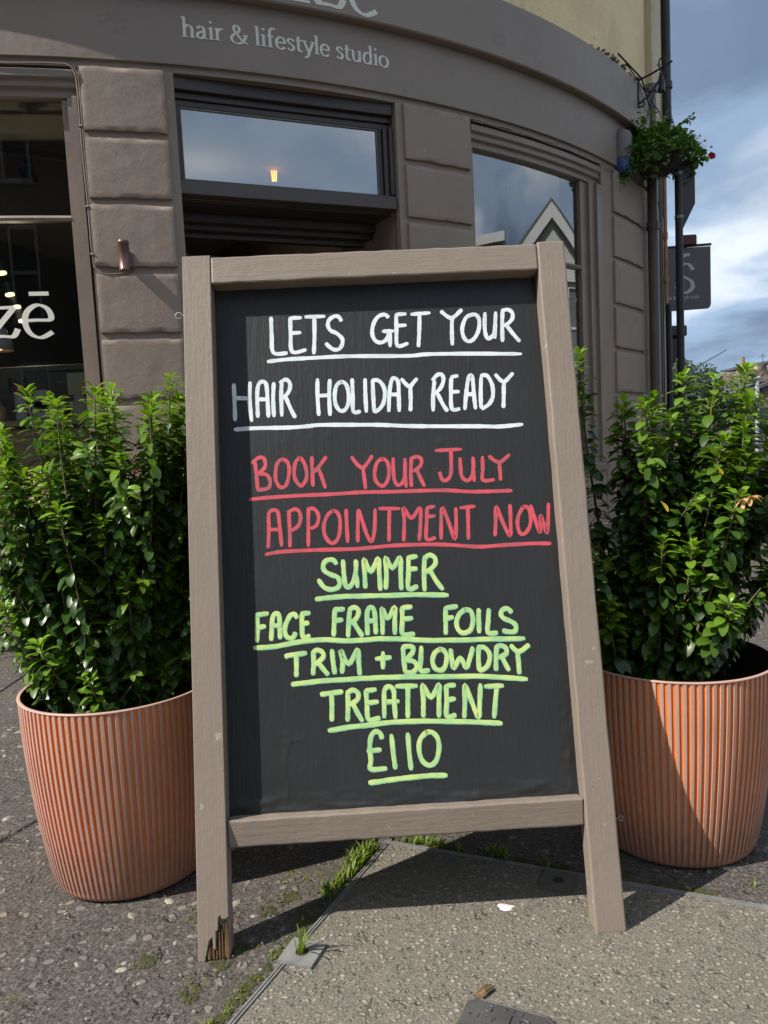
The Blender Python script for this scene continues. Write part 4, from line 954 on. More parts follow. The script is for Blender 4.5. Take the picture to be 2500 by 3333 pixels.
def wobbly_bar(name, u0, u1, w0, w1, y0, y1, m, axis, seed, parent=sign, bevel=.003, tilt=0):
    """bar cut into segments with slightly wavering edges"""
    rr = random.Random(seed); n = 26; mb = MB(); vs_ = []
    for i in range(n + 1):
        f = i / n
        e = [rr.uniform(-.0007, .0007) for _ in range(4)]
        if axis == 'z':
            z = w0 + (w1 - w0) * f
            a0, a1 = u0, u1
            vs_ += [(a0 + e[0], y0 + abs(e[1]) * .4, z), (a1 + e[1], y0 + abs(e[2]) * .4, z), (a1 + e[2], y1, z), (a0 + e[3], y1, z)]
        else:
            x = u0 + (u1 - u0) * f
            vs_ += [(x, y0 + abs(e[1]) * .4, w0 + e[0]), (x, y1, w0 + e[1]), (x, y1, w1 + e[2]), (x, y0 + tilt + abs(e[2]) * .4, w1 + e[3])]
    fs = [(i * 4 + k, i * 4 + (k + 1) % 4, i * 4 + 4 + (k + 1) % 4, i * 4 + 4 + k) for i in range(n) for k in range(4)]
    fs += [(3, 2, 1, 0), (4 * n, 4 * n + 1, 4 * n + 2, 4 * n + 3)]
    mb.add(vs_, fs)
    return mb.build(name, m, parent, rot=TILT, bevel=bevel, seg=2)
# left stile with its broken foot
NT = .072
mb = MB()
outl = [(0, 0.0), (.010, -.002), (.014, .012), (.018, .030), (.0235, .036), (.0245, .018), (.029, .016), (.0295, .045), (.033, .046), (.034, .066), (.038, .068), (.0385, .063), (.044, .062), (.0507, .066), (.0507, BL), (0, BL)]
outl_b = outl
mb.prism([(x, 0, z) for x, z in outl], (0, 0, 0), (0, .008, 0))
mb.box(0.0, .0507, .0081, TH, .004, BL - .0005)
ls = mb.build('stile', M['frame'], sign, label='left stile with a rotten splintered foot', rot=TILT, bevel=.0012)
rr = random.Random(4)
for k in range(15):
    x0 = .0150 + k * .0023; h_ = .018 + rr.uniform(0, .012) if x0 < .030 else .045 + rr.uniform(-.012, .012)
    mb = MB(); y0 = rr.uniform(.0005, .004)
    mb.prism([(x0, y0, .001 + rr.uniform(0, .006)), (x0 + .0021, y0, .001), (x0 + .0017, y0 + .001, h_), (x0 + .0006, y0 + .002, h_ + .004)], (0, 0, 0), (0, .006, 0))
    mb.build('rotten_fibre', M['rot'], ls)
wobbly_bar('stile', BW - BS, BW, 0.0, BL, 0, TH, M['frame'], 'z', 6)
wobbly_bar('top_rail', BS + .0006, BW - BS - .0006, BL - .0535, BL - .0035, 0.0006, TH - .001, M['frame_h'], 'x', 8)
RB0, RB1 = BL - 1.0345, BL - .9885
wobbly_bar('bottom_rail', BS + .0006, BW - BS - .0006, RB0, RB1, 0.012, TH - .001, M['frame_h'], 'x', 9, tilt=-.009)
# panel: one fine sheet with paint blisters and wrinkles
PY = .035
nx, nz = 150, 250
X0, X1, Z0, Z1 = BS - .004, BW - BS + .004, RB1 - .012, BL - .046
xs = np.linspace(X0, X1, nx + 1); zs = np.linspace(Z0, Z1, nz + 1)
rr = random.Random(21)
bl = [(rr.uniform(X0 + .03, X1 - .03), rr.uniform(Z0 + .05, Z1 - .03), rr.uniform(.0016, .0032), rr.uniform(.0005, .0013)) for _ in range(90)]
allp = [p for t_ in TEXT for st in t_[2] + [t_[3]] for i in range(len(st) - 1) for p in [(st[i][0] + (st[i + 1][0] - st[i][0]) * k / 8, st[i][1] + (st[i + 1][1] - st[i][1]) * k / 8) for k in range(9)]]
bl = [b_ for b_ in bl if min((b_[0] - p[0]) ** 2 + (b_[1] - p[1]) ** 2 for p in allp) > .0105 ** 2][:44]
V = []
for z in zs:
    for x in xs:
        d = 0
        e = z - (RB1)
        if e < .036:
            q = Vector((x * 14 + e * 25, e * 60 - x * 6, 2))
            d += .0075 * max(0, noise.noise(q) * (1 - e / .036)) + .003 * abs(noise.noise(q * 2.3)) * (1 - e / .036)
        if x > BW - BS - .035 and e < .28:
            k = (x - (BW - BS - .035)) / .035 * (1 - e / .28)
            d += .006 * k * abs(noise.noise(Vector((x * 90, z * 45, 5))))
        d += 0.0
        V.append((x, PY - d, z))
V = np.array(V)
def blister(x, z): return sum(bh * math.exp(-((x - bx) / br) ** 2 - ((z - bz) / (br * 1.6)) ** 2) for bx, bz, br, bh in bl)
for bx, bz, br, bh in bl:
    dd = ((V[:, 0] - bx) / br) ** 2 + ((V[:, 2] - bz) / (br * 1.6)) ** 2
    V[:, 1] -= bh * np.exp(-dd)
for (x0, z0, x1, z1) in ((.147, RB1 + .02, .152, RB1 + .13), (.150, RB1 + .115, .18, RB1 + .120)):
    t = np.clip(((V[:, 0] - x0) * (x1 - x0) + (V[:, 2] - z0) * (z1 - z0)) / ((x1 - x0) ** 2 + (z1 - z0) ** 2), 0, 1)
    dd = ((V[:, 0] - x0 - t * (x1 - x0) - .003 * np.sin(t * 9)) ** 2 + (V[:, 2] - z0 - t * (z1 - z0)) ** 2) / .0022 ** 2
    V[:, 1] -= .0014 * np.exp(-dd)
F = np.array([(j * (nx + 1) + i, j * (nx + 1) + i + 1, (j + 1) * (nx + 1) + i + 1, (j + 1) * (nx + 1) + i) for j in range(nz) for i in range(nx)])
pn = np_mesh('chalkboard_panel', V, F, [M['board']], parent=sign); pn.rotation_euler = TILT
mb = MB(); mb.box(X0, X1, TH - .003, TH, Z0, Z1); mb.build('panel_back', M['board'], sign, rot=TILT)
def paint(name, c0, c1, c2):
    m = bpy.data.materials.new(name); m.use_nodes = True
    n, l = m.node_tree.nodes, m.node_tree.links; p = n['Principled BSDF']; p.inputs['Roughness'].default_value = .6
    g_ = n.new('ShaderNodeTexCoord')
    t = n.new('ShaderNodeTexNoise'); t.inputs['Scale'].default_value = 38; t.inputs['Detail'].default_value = 4; l.new(g_.outputs['Object'], t.inputs['Vector'])
    r_ = n.new('ShaderNodeValToRGB'); e = r_.color_ramp.elements
    e[0].position = .34; e[0].color = (*c0, 1); e[1].position = .66; e[1].color = (*c2, 1); k = e.new(.5); k.color = (*c1, 1)
    l.new(t.outputs[0], r_.inputs[0]); l.new(r_.outputs[0], p.inputs['Base Color'])
    b = n.new('ShaderNodeBump'); b.inputs['Strength'].default_value = .3; b.inputs['Distance'].default_value = .001; l.new(t.outputs[0], b.inputs['Height']); l.new(b.outputs[0], p.inputs['Normal'])
    return m
PAINT = {'white': paint('white_marker_paint', (.60, .68, .70), (.70, .77, .78), (.76, .80, .80)),
         'red': paint('red_marker_paint', (.42, .085, .105), (.58, .075, .10), (.62, .085, .11)),
         'green': paint('lime_marker_paint', (.33, .58, .26), (.45, .66, .24), (.58, .71, .24))}
HALO = mat('teal_edge_of_green_paint', (.22, .50, .28), .6, .15, 40, coords='obj')
WID = {'white': .0073, 'red': .0067, 'green': .0076}
for txt, colr, strokes, under in TEXT:
    # one part for each painted word
    iv = sorted(range(len(strokes)), key=lambda i: min(p[0] for p in strokes[i])); words = []; xe = -9
    for i in iv:
        x0_, x1_ = min(p[0] for p in strokes[i]), max(p[0] for p in strokes[i])
        if x0_ - xe > .0135: words.append([])
        words[-1].append(strokes[i]); xe = max(xe, x1_)
    names_ = txt.split() if len(txt.split()) == len(words) else [txt] * len(words)
    print(txt, len(words))
    cname = {'red': 'red', 'white': 'white', 'green': 'lime green'}[colr]
    under_ = []
    for p in under:
        if not under_ or p[0] > under_[-1][0] + .012: under_.append(p)
    under = under_
    jobs = [('painted_word', w_, WID[colr], 'hand painted %s word %s' % (cname, n_)) for w_, n_ in zip(words, names_)] + [('underline', [under], WID[colr], None)]
    for nm, sset, wd, lab in jobs:
        mb = MB(); rr = random.Random(len(txt) + len(sset))
        for k, st in enumerate(sset):
            P = [Vector(p) for p in st]
            closed = (P[0] - P[-1]).length < .004
            P = catmull(P, 5) if len(P) > 2 else [P[0].lerp(P[1], q / 5) for q in range(6)]
            passes = [(wd, 0, .0)] if colr != 'green' else [(wd * 1.12, 1, -.0012), (wd * .92, 0, .0)]
            for w_, mi, dx_ in passes:
                ph = rr.uniform(0, 9)
                # round ends: taper over the first and last half width
                Q = list(P)
                wf = lambda i, t, w_=w_, ph=ph, n_=len(Q): w_ * (1 + .12 * math.sin(i * .9 + ph) * .6 + .06 * math.sin(i * 2.7 + ph * 3)) * (.62 if i in (0, n_ - 1) else 1)
                if len(Q) > 1:
                    Q[0] = Q[0] + (Q[0] - Q[1]).normalized() * w_ * .15; Q[-1] = Q[-1] + (Q[-1] - Q[-2]).normalized() * w_ * .15
                rb = ribbon(Q, wf)
                li = .00014 + .000016 * (k % 9) + (.000008 if mi == 0 else 0) + (.0 if nm == 'painted_word' else .00016)
                y = PY - li
                top = [(a.x + dx_ * -.5, y - blister(a.x, a.y), a.y + dx_) for pr in rb for a in pr]
                n = len(rb)
                mb.add(top, [(2 * i, 2 * i + 1, 2 * i + 3, 2 * i + 2) for i in range(n - 1)], mi)
                base = [(a[0], PY + .001, a[2]) for a in top]; N = len(top)
                rim = [2 * i for i in range(n)] + [2 * i + 1 for i in range(n - 1, -1, -1)]
                mb.add(top + base, [(rim[i], rim[(i + 1) % len(rim)], N + rim[(i + 1) % len(rim)], N + rim[i]) for i in range(len(rim))], mi)
        mb.build(nm, [PAINT[colr], HALO], sign, label=lab, rot=TILT)
# screw eyes at the sides and a curl of paint
for u, s_, w_ in ((0, -1, BL - .105), (BW, 1, BL - .108), (BW, 1, .175)):
    mb = MB(); r_ = .006 if w_ > .3 else .004
    mb.tube([(u, .018, w_), (u + s_ * .006, .018, w_)] + [(u + s_ * (.012 - r_ * math.cos(a)), .018, w_ + r_ * math.sin(a)) for a in [k * .7 for k in range(9)]], .0012, 6)
    mb.build('screw_eye', M['steel'], sign, rot=TILT)
# rear frame of the sign
BT = 2 * (BL - .02) * math.sin(LEAN) + .02
def rear(name, u0, u1, w0, w1, y0=0, y1=.03):
    mb = MB(); mb.box(u0, u1, y0, y1, w0, w1)
    return mb.build(name, M['frame'], sign, loc=(0, BT, 0), rot=(LEAN, 0, 0), bevel=.002)
rear('rear_stile', 0, BS, 0, BL - .04); rear('rear_stile', BW - BS, BW, 0, BL - .04)
rear('rear_rail', BS + .001, BW - BS - .001, BL - .095, BL - .045); rear('rear_rail', BS + .001, BW - BS - .001, .17, .215)
rear('rear_panel', BS - .003, BW - BS + .003, .21, BL - .09, .008, .012)
for u in (.12, BW - .12):
    mb = MB(); mb.box(u - .02, u + .02, TH + .0005, TH + .004, BL - .06, BL - .01); mb.tube([(u - .02, TH + .006, BL - .01), (u + .02, TH + .006, BL - .01)], .004, 8)
    mb.build('hinge', M['steel'], sign, rot=TILT)

# ---------------------------------------------------------------- planters
M['pot_ridge'] = mat('scuffed_pink_terracotta_ridge', (.49, .305, .24), .42, .12, 9, [(200, .35, .0008)], chips=[(60, .72, (.55, .42, .38))])
M['pot_groove'] = mat('orange_terracotta_groove', (.66, .19, .045), .42, .10, 6, [(120, .2, .0008)])
M['pot_in'] = mat('dark_planter_inside', (.012, .011, .010), .9, .2, 10)
M['soil'] = mat('dark_potting_soil', (.022, .016, .012), 1.0, .3, 40, [(90, 1, .01)])
def dust(m, col_, z0, z1):
    """rain splash and dust on the lowest centimetres"""
    n, l = m.node_tree.nodes, m.node_tree.links; p = n['Principled BSDF']
    src = p.inputs['Base Color'].links[0].from_socket
    g_ = n.new('ShaderNodeNewGeometry'); sp_ = n.new('ShaderNodeSeparateXYZ'); l.new(g_.outputs['Position'], sp_.inputs[0])
    mr = n.new('ShaderNodeMapRange'); mr.inputs[1].default_value = z1; mr.inputs[2].default_value = z0; l.new(sp_.outputs['Z'], mr.inputs[0])
    t = n.new('ShaderNodeTexNoise'); t.inputs['Scale'].default_value = 45; t.inputs['Detail'].default_value = 5; l.new(g_.outputs['Position'], t.inputs['Vector'])
    a = n.new('ShaderNodeMath'); a.operation = 'ADD'; l.new(mr.outputs[0], a.inputs[0]); l.new(t.outputs[0], a.inputs[1])
    r_ = n.new('ShaderNodeMapRange'); r_.inputs[1].default_value = .66; r_.inputs[2].default_value = 1.25; r_.inputs[4].default_value = .45; l.new(a.outputs[0], r_.inputs[0])
    q = n.new('ShaderNodeMixRGB'); q.inputs[2].default_value = (*col_, 1); l.new(r_.outputs[0], q.inputs[0]); l.new(src, q.inputs[1]); l.new(q.outputs[0], p.inputs['Base Color'])
dust(M['pot_ridge'], (.20, .15, .12), 0, .16); dust(M['pot_groove'], (.20, .13, .09), 0, .16)
def planter(x, y, rot, rb, rt, h, label):
    e = empty('planter_pot', (x, y, 0), (0, 0, rot), label=label, cat='planter', group='ribbed terracotta planters beside the chalkboard sign')
    N = 92; prof = []
    for k in range(25):
        f = k / 24
        r_ = rb + (rt - rb) * (1 - (1 - f) ** 1.9)
        prof.append((r_, .012 + (h - .012) * f))
    prof = [(rb - .012, 0.002), (rb - .003, .005)] + prof
    sec = [(0, .0), (.06, .0020), (.11, .0027), (.54, .0027), (.59, .0020), (.65, .0)]   # (fraction of pitch, height of the ridge)
    V = []; K = len(sec); T = N * K
    for (r_, z) in prof:
        for i in range(N):
            for fr_, hh in sec:
                a = 2 * math.pi * (i + fr_) / N
                k_ = min(1, z / .03) if z < .03 else 1
                rr_ = r_ + hh * k_ - .003
                V.append((rr_ * math.cos(a), rr_ * math.sin(a), z))
    F = []; MI = []
    for j in range(len(prof) - 1):
        for i in range(T):
            F.append((j * T + i, j * T + (i + 1) % T, (j + 1) * T + (i + 1) % T, (j + 1) * T + i))
            MI.append(0 if (i % K) in (1, 2, 3) else 1)
    np_mesh('ribbed_body', np.array(V), np.array(F), [M['pot_ridge'], M['pot_groove']], parent=e, mi=np.array(MI), smooth=False)
    mb = MB(); mb.lathe([(rt + .0008, h - .0015), (rt + .0008, h + .0005), (rt - .001, h + .0012), (rt - .005, h + .0008)], 96); mb.build('rim', M['pot_ridge'], e)
    mb = MB(); mb.lathe([(rt - .006, h + .0014), (rt - .008, h - .004), (rb - .008, .12), (rb - .012, .03), (.001, .02)], 64); mb.build('inside', M['pot_in'], e)
    mb = MB(); mb.lathe([(.001, .245), (.06, .25), (.11, .243), (rt - .015, .238)], 32); mb.build('soil', M['soil'], e)
    return e
planter(-.540, 1.490, .2, .152, .186, .373, 'ribbed orange terracotta planter left of the sign')
planter(.562, 1.506, 1.1, .156, .190, .370, 'ribbed orange terracotta planter right of the sign')

# ---------------------------------------------------------------- shrubs
M['leaf'] = leafy('glossy_shrub_leaf', (.020, .060, .009), (.18, .32, .024), .36, .25, sp=.5)
M['stem'] = mat('shrub_stem_bark', (.13, .10, .06), .8, .4, 60, [(200, .6, .002)])
def leaf_template(L=1.0, w=.46, bend=.35, fold=.25):
    prof = [(0, .10), (.15, .38), (.38, .80), (.62, 1.0), (.82, .86), (.95, .45), (1.0, .06)]
    V = []
    for t, ww in prof:
        z = -bend * t ** 2; x = t * (1 - .12 * bend * t)
        h_ = w * .5 * ww
        V += [(x, -h_, z + fold * h_), (x, 0, z), (x, h_, z + fold * h_)]
    F = []
    for i in range(len(prof) - 1):
        F += [(3 * i, 3 * i + 1, 3 * i + 4, 3 * i + 3), (3 * i + 1, 3 * i + 2, 3 * i + 5, 3 * i + 4)]
    return np.array(V, dtype=float), np.array(F)
LT = [leaf_template(w=.45, bend=b, fold=f) for b, f in ((.25, .3), (.45, .35), (.65, .25), (.15, .5), (.9, .3))]
def shrub(cx, cy, soilz, tips, seed, label, wide, low, lean_scale=1.0, n_ind=300, leaf_len=.0315):
    LT = [(v * [1, wide, 1], f) for v, f in globals()['LT']]
    rr = random.Random(seed)
    e = empty('evergreen_shrub', (cx, cy, soilz), label=label, cat='shrub', group='glossy evergreen shrubs in the planters')
    leaves = []       # (template, matrix rows, pos, size, tint)
    for ti, (tx, ty, tz) in enumerate(tips):
        a = math.atan2(ty - cy, tx - cx); rb = rr.uniform(.01, .075)
        p0 = Vector((cx + rb * math.cos(a), cy + rb * math.sin(a), soilz - .02)); p3 = Vector((tx, ty, tz))
        h_ = tz - soilz
        p1 = p0 + Vector((rr.uniform(-.02, .02) + .25 * (tx - p0.x), rr.uniform(-.02, .02) + .25 * (ty - p0.y), h_ * .33))
        p2 = p3 + Vector((-.12 * (tx - p0.x) + rr.uniform(-.02, .02), -.12 * (ty - p0.y) + rr.uniform(-.02, .02), -h_ * .34))
        def bz(t): u = 1 - t; return u ** 3 * p0 + 3 * u * u * t * p1 + 3 * u * t * t * p2 + t ** 3 * p3
        n = 14; path = [bz(i / n) for i in range(n + 1)]
        mb = MB(); mb.tube([p - Vector((cx, cy, soilz)) for p in path], [.0042 - .0030 * i / n for i in range(n + 1)], 6)
        mb.build('stem', M['stem'], e)
        length = sum((path[i + 1] - path[i]).length for i in range(n))
        s_ = length * rr.uniform(*low); node = 0; rot = rr.uniform(0, 3)
        while s_ < length - .001:
            t = s_ / length; p = bz(t); tg = (bz(min(1, t + .02)) - bz(max(0, t - .02))).normalized()
            rem = length - s_; young = max(0, 1 - rem / .05)
            up_ = .05 + 1.1 * young + .35 * max(0, 1 - rem / .2)
            sz = leaf_len * rr.uniform(.8, 1.15) * (1 - .35 * young)
            a0 = tg.orthogonal().normalized(); b0 = tg.cross(a0)
            k_n = 2 if rr.random() < .72 else 3
            for k in range(k_n):
                w = rot + 2 * math.pi * k / k_n + rr.uniform(-.3, .3)
                out = (a0 * math.cos(w) + b0 * math.sin(w))
                d = (out + tg * (up_ + rr.uniform(-.35, .3))).normalized()
                sd_ = d.cross(tg)
                if sd_.length < .05: continue
                sd_.normalize(); nn = sd_.cross(d).normalized()
                if nn.dot(tg) < 0: nn = -nn; sd_ = -sd_
                tw = rr.uniform(-.35, .35); sd2 = sd_ * math.cos(tw) + nn * math.sin(tw); nn2 = d.cross(sd2) if d.cross(sd2).dot(nn) > 0 else -d.cross(sd2)
                tint = min(1, max(0, .10 + rr.uniform(-.10, .22) + .9 * max(0, 1 - rem / .085) * rr.uniform(.6, 1.1)))
                leaves.append((rr.randrange(5), np.array([d, sd2, nn2]), np.array(p) + np.array(out) * .003, sz, tint))
            rot += math.pi / 2 + rr.uniform(-.2, .2); s_ += .0078 * rr.uniform(.8, 1.25) * (1 - .5 * young); node += 1
        # side twigs
        for q in range(rr.choice((0, 1, 2, 2))):
            t = rr.uniform(.3, .8); p = bz(t); a2 = rr.uniform(0, 6.28); Ln = rr.uniform(.05, .12)
            d0 = Vector((math.cos(a2) * .8, math.sin(a2) * .8, .8)).normalized(); ss = .012
            mb = MB(); mb.tube([p - Vector((cx, cy, soilz)), p + d0 * Ln * .6 - Vector((cx, cy, soilz)), p + d0 * Ln + Vector((0, 0, .01)) - Vector((cx, cy, soilz))], [.0022, .0016, .001], 5); mb.build('stem', M['stem'], e)
            while ss < Ln:
                for k in range(2):
                    w = rr.uniform(0, 6.28); a0 = d0.orthogonal().normalized(); b0 = d0.cross(a0); out = a0 * math.cos(w) + b0 * math.sin(w)
                    yy = max(0, 1 - (Ln - ss) / .04); d = (out + d0 * (.3 + yy)).normalized(); sd_ = d.cross(d0).normalized(); nn = sd_.cross(d); 
                    if nn.dot(d0) < 0: nn = -nn; sd_ = -sd_
                    leaves.append((rr.randrange(5), np.array([d, sd_, nn]), np.array(p + d0 * ss), leaf_len * rr.uniform(.75, 1.05) * (1 - .3 * yy), min(1, .12 + rr.uniform(-.08, .2) + .7 * yy)))
                ss += .011
    camp = np.array([0, 0, CAMH])
    # the leaves that show largest are objects of their own
    order = sorted(range(len(leaves)), key=lambda i: np.linalg.norm(leaves[i][2] - camp) / leaves[i][3])
    ind = set(order[:n_ind])
    cache = {}
    for i in order[:n_ind]:
        ti, Rm, p, sz, tint = leaves[i]; tb = round(tint * 6) / 6
        if (ti, tb) not in cache:
            me = bpy.data.meshes.new('leaf'); V, F = LT[ti]
            me.from_pydata([tuple(v) for v in V], [], [tuple(f) for f in F]); me.materials.append(M['leaf'])
            me.polygons.foreach_set('use_smooth', [True] * len(F))
            at = me.attributes.new('tint', 'FLOAT', 'POINT'); at.data.foreach_set('value', np.full(len(V), tb, dtype=np.float32)); me.update()
            cache[(ti, tb)] = me
        o = bpy.data.objects.new('leaf', cache[(ti, tb)]); col.objects.link(o); o.parent = e
        m4 = Matrix(((Rm[0][0], Rm[1][0], Rm[2][0]), (Rm[0][1], Rm[1][1], Rm[2][1]), (Rm[0][2], Rm[1][2], Rm[2][2]))).to_4x4() @ Matrix.Scale(sz, 4)
        m4.translation = Vector(p) - Vector((cx, cy, soilz))
        o.matrix_local = m4
    V = []; F = []; T = []; b = 0
    for i, (ti, Rm, p, sz, tint) in enumerate(leaves):
        if i in ind: continue
        v, f = LT[ti]; V.append(v @ Rm * sz + p - [cx, cy, soilz]); F.append(f + b); T.append(np.full(len(v), tint)); b += len(v)
    np_mesh('foliage', np.vstack(V), np.vstack(F), [M['leaf']], parent=e, tint=np.concatenate(T), kind='stuff')
    return e
rr = random.Random(5)
tipsL = [(-.715, 1.46, .88), (-.68, 1.50, .955), (-.545, 1.50, .955), (-.50, 1.46, .945), (-.40, 1.50, .965), (-.375, 1.54, .955), (-.60, 1.45, .93), (-.64, 1.56, .92), (-.455, 1.56, .93),
         (-.78, 1.47, .80), (-.765, 1.55, .86), (-.74, 1.43, .70), (-.79, 1.47, .60), (-.80, 1.52, .70), (-.72, 1.42, .55), (-.76, 1.50, .54), (-.70, 1.36, .80)]
while len(tipsL) < 122:
    a = rr.uniform(0, 6.28); r_ = .235 * math.sqrt(rr.random()); x = -.56 + r_ * math.cos(a); y = 1.545 + r_ * .72 * math.sin(a)
    tipsL.append((x, y, rr.uniform(.40, .93) if y < 1.5 else rr.uniform(.55, .95)))
shrub(-.54, 1.51, .245, tipsL, 31, 'dense glossy green shrub growing in the planter left of the sign', 1.08, (.13, .24))
tipsR = [(.415, 1.60, .985), (.475, 1.50, .875), (.535, 1.52, .885), (.50, 1.45, .80), (.60, 1.52, .925), (.565, 1.5, .84), (.655, 1.50, .915), (.715, 1.50, .93), (.735, 1.56, .93), (.69, 1.45, .87), (.63, 1.42, .80),
         (.80, 1.48, .86), (.83, 1.50, .83), (.80, 1.42, .74), (.77, 1.40, .66), (.735, 1.42, .58), (.64, 1.38, .70), (.62, 1.37, .50), (.52, 1.42, .62), (.42, 1.43, .50), (.38, 1.47, .60)]
while len(tipsR) < 66:
    a = rr.uniform(0, 6.28); r_ = .22 * math.sqrt(rr.random()); x = .59 + r_ * math.cos(a); y = 1.55 + r_ * .75 * math.sin(a)
    z = rr.uniform(.55, .88)
    if x > .62 and z < .74: continue
    if x < .46 and z > .62: continue
    tipsR.append((x, y, z))
shrub(.515, 1.52, .245, tipsR, 47, 'glossy green shrub with bright young tips growing in the planter right of the sign', 1.3, (.13, .34))
M['dry'] = leafy('dry_pinkish_leaf', (.42, .25, .13), (.60, .40, .24), .7, .25); M['yellowleaf'] = leafy('yellow_leaf', (.50, .42, .04), (.62, .52, .06), .5, .35)
rsh = bpy.data.objects['evergreen_shrub.001']; rr = random.Random(13)
for c0, n_, m_, nm_, s_ in (((.658, 1.38, .688), 13, M['dry'], 'dead_rosette', .024), ((.481, 1.33, .695), 1, M['yellowleaf'], 'yellow_leaf', .026), ((.591, 1.36, .748), 1, M['yellowleaf'], 'yellow_leaf', .018)):
    V = []; F = []; T = []; b = 0
    for k in range(n_):
        a = 6.283 * k / n_ + rr.uniform(-.2, .2); d = Vector((math.cos(a), math.sin(a) * .8 - .2, rr.uniform(-.5, .7) if n_ > 1 else -1.0)).normalized(); s2 = d.cross(Vector((0, .3, 1))).normalized(); nn = s2.cross(d)
        v, f = LT[rr.randrange(5)]; V.append(v @ np.array([d, s2, nn]) * s_ * rr.uniform(.8, 1.2) + np.array(c0) - np.array(rsh.location)); F.append(f + b); T.append(np.full(len(v), rr.random())); b += len(v)
    np_mesh(nm_, np.vstack(V), np.vstack(F), [m_], parent=rsh, tint=np.concatenate(T))
# brown dead rosette on the right shrub and a yellow leaf are part of the foliage colours; pink spikes behind the left shrub
fl = empty('flowering_plant', (-.66, 2.25, 0), label='plant with small pink red flower spikes behind the left shrub', cat='plant')
M['petal'] = mat('pink_red_petals', (.55, .10, .10), .6, .3, 40); M['petal2'] = mat('faded_pink_petals', (.38, .17, .13), .6, .3, 40)
M['dryleaf'] = leafy('mid_green_leaf', (.05, .10, .02), (.12, .18, .04), .5, .3)
rr = random.Random(9); V = []; F = []; T = []; b = 0
mbp = MB(); mbp.lathe([(.001, 0), (.13, 0), (.16, .28), (.165, .30), (.15, .30), (.14, .27), (.001, .27)], 24); mbp.build('pot', M['in_wall'], fl)
for k in range(12):
    x, y, z = rr.uniform(-.14, .20), rr.uniform(-.1, .1), rr.uniform(.74, .93)
    mb = MB(); mb.tube([(x * .3, y * .3, .27), (x * .8, y * .8, z * .6), (x, y, z)], [.003, .0025, .001], 5); mb.build('stem', M['stem'], fl)
    if k < 7:
        mb = MB()
        for j in range(22):
            q = j / 22; a = rr.uniform(0, 6.28); r_ = .013 * (1 - q * .6)
            c0 = Vector((x + math.cos(a) * r_, y + math.sin(a) * r_, z - .045 + .07 * q)); mb.tube([Vector((x, y, c0.z - .006)), c0, c0 + Vector((math.cos(a) * .004, math.sin(a) * .004, .004))], [.0015, .0045, .001], 5)
        mb.build('flower_spike', M['petal'] if k in (0, 3, 5) else M['petal2'], fl)
    for j in range(46):
        q = rr.uniform(.35, .97); d = Vector((rr.uniform(-1, 1), rr.uniform(-1, 1), rr.uniform(-.1, .9))).normalized(); s2 = d.cross(Vector((0, 0, 1))).normalized(); nn = s2.cross(d)
        v, f = LT[rr.randrange(5)]; Rm = np.array([d, s2, nn]); P = np.array([x * q, y * q, z * q + .02]) + np.array([rr.gauss(0, .02), rr.gauss(0, .02), 0])
        V.append(v @ Rm * rr.uniform(.035, .06) + P); F.append(f + b); T.append(np.full(len(v), rr.random())); b += len(v)
np_mesh('foliage', np.vstack(V), np.vstack(F), [M['dryleaf']], parent=fl, tint=np.concatenate(T), kind='stuff')

# ---------------------------------------------------------------- rattan chair
M['rattan'] = mat('honey_rattan_cane', (.50, .30, .15), .45, .25, 30, [(200, .3, .001)])
ch = empty('rattan_chair', (-1.80, 3.33, 0), (0, 0, .05), label='rattan lounge chair with black wire legs behind the left shrub', cat='chair')
def hoop(z, rx, ry, a0, a1, n=18): return [(rx * math.cos(a0 + (a1 - a0) * k / n), ry * math.sin(a0 + (a1 - a0) * k / n), z) for k in range(n + 1)]
for k in range(9):
    z = .47 + k * .037
    mb = MB(); mb.tube(hoop(z, .30 + .012 * k, .29, R(-12 + 4 * k), R(192 - 4 * k)), .0062, 7); mb.build('cane_hoop', M['rattan'], ch)
for a in (R(20), R(60), R(90), R(120), R(160)):
    mb = MB(); mb.tube([((.30 + .012 * k) * math.cos(a), .29 * math.sin(a), .44 + k * .037) for k in range(10)], .009, 7); mb.build('upright', M['rattan'], ch)
for s_ in (-1, 1):
    mb = MB(); mb.tube([(s_ * .30, .15, .62), (s_ * .33, .0, .60), (s_ * .335, -.16, .56), (s_ * .32, -.24, .50), (s_ * .29, -.24, .455), (s_ * .27, -.15, .44)], .021, 9); mb.build('armrest', M['rattan'], ch)
mb = MB(); mb.tube(hoop(.425, .30, .29, 0, 6.283, 28), .017, 8, cap=False); mb.tube(hoop(.405, .30, .29, 0, 6.283, 28), .012, 8, cap=False); mb.lathe([(.001, .41), (.29, .41), (.29, .425), (.001, .425)], 28); mb.build('seat', M['rattan'], ch)
for x, y in ((-.24, -.2), (.24, -.2), (-.2, .2), (.2, .2)):
    mb = MB(); mb.tube([(x, y, .41), (x * .6, y * 1.05, 0)], .0065, 7); mb.build('leg', M['black_iron'], ch)
for z, f in ((.30, .88), (.19, .80)):
    mb = MB(); q = [(-.24 * f, -.2, z), (.24 * f, -.2, z), (.2 * f, .2, z), (-.2 * f, .2, z), (-.24 * f, -.2, z)]; mb.tube(q, .005, 6); mb.build('brace', M['black_iron'], ch)
mb = MB(); n_ = 28
mb.lathe([(.001, .0), (.25, .0), (.272, .018), (.27, .042), (.24, .058), (.12, .066), (.001, .068)], n_)
tag(mb.build('seat_cushion', mat('white_cushion_cloth', (.62, .60, .58), .9, .06, 8, [(14, .5, .01), (300, .4, .001)]), loc=(-1.80, 3.33, .436)), 'round white cushion lying on the rattan chair', 'cushion')

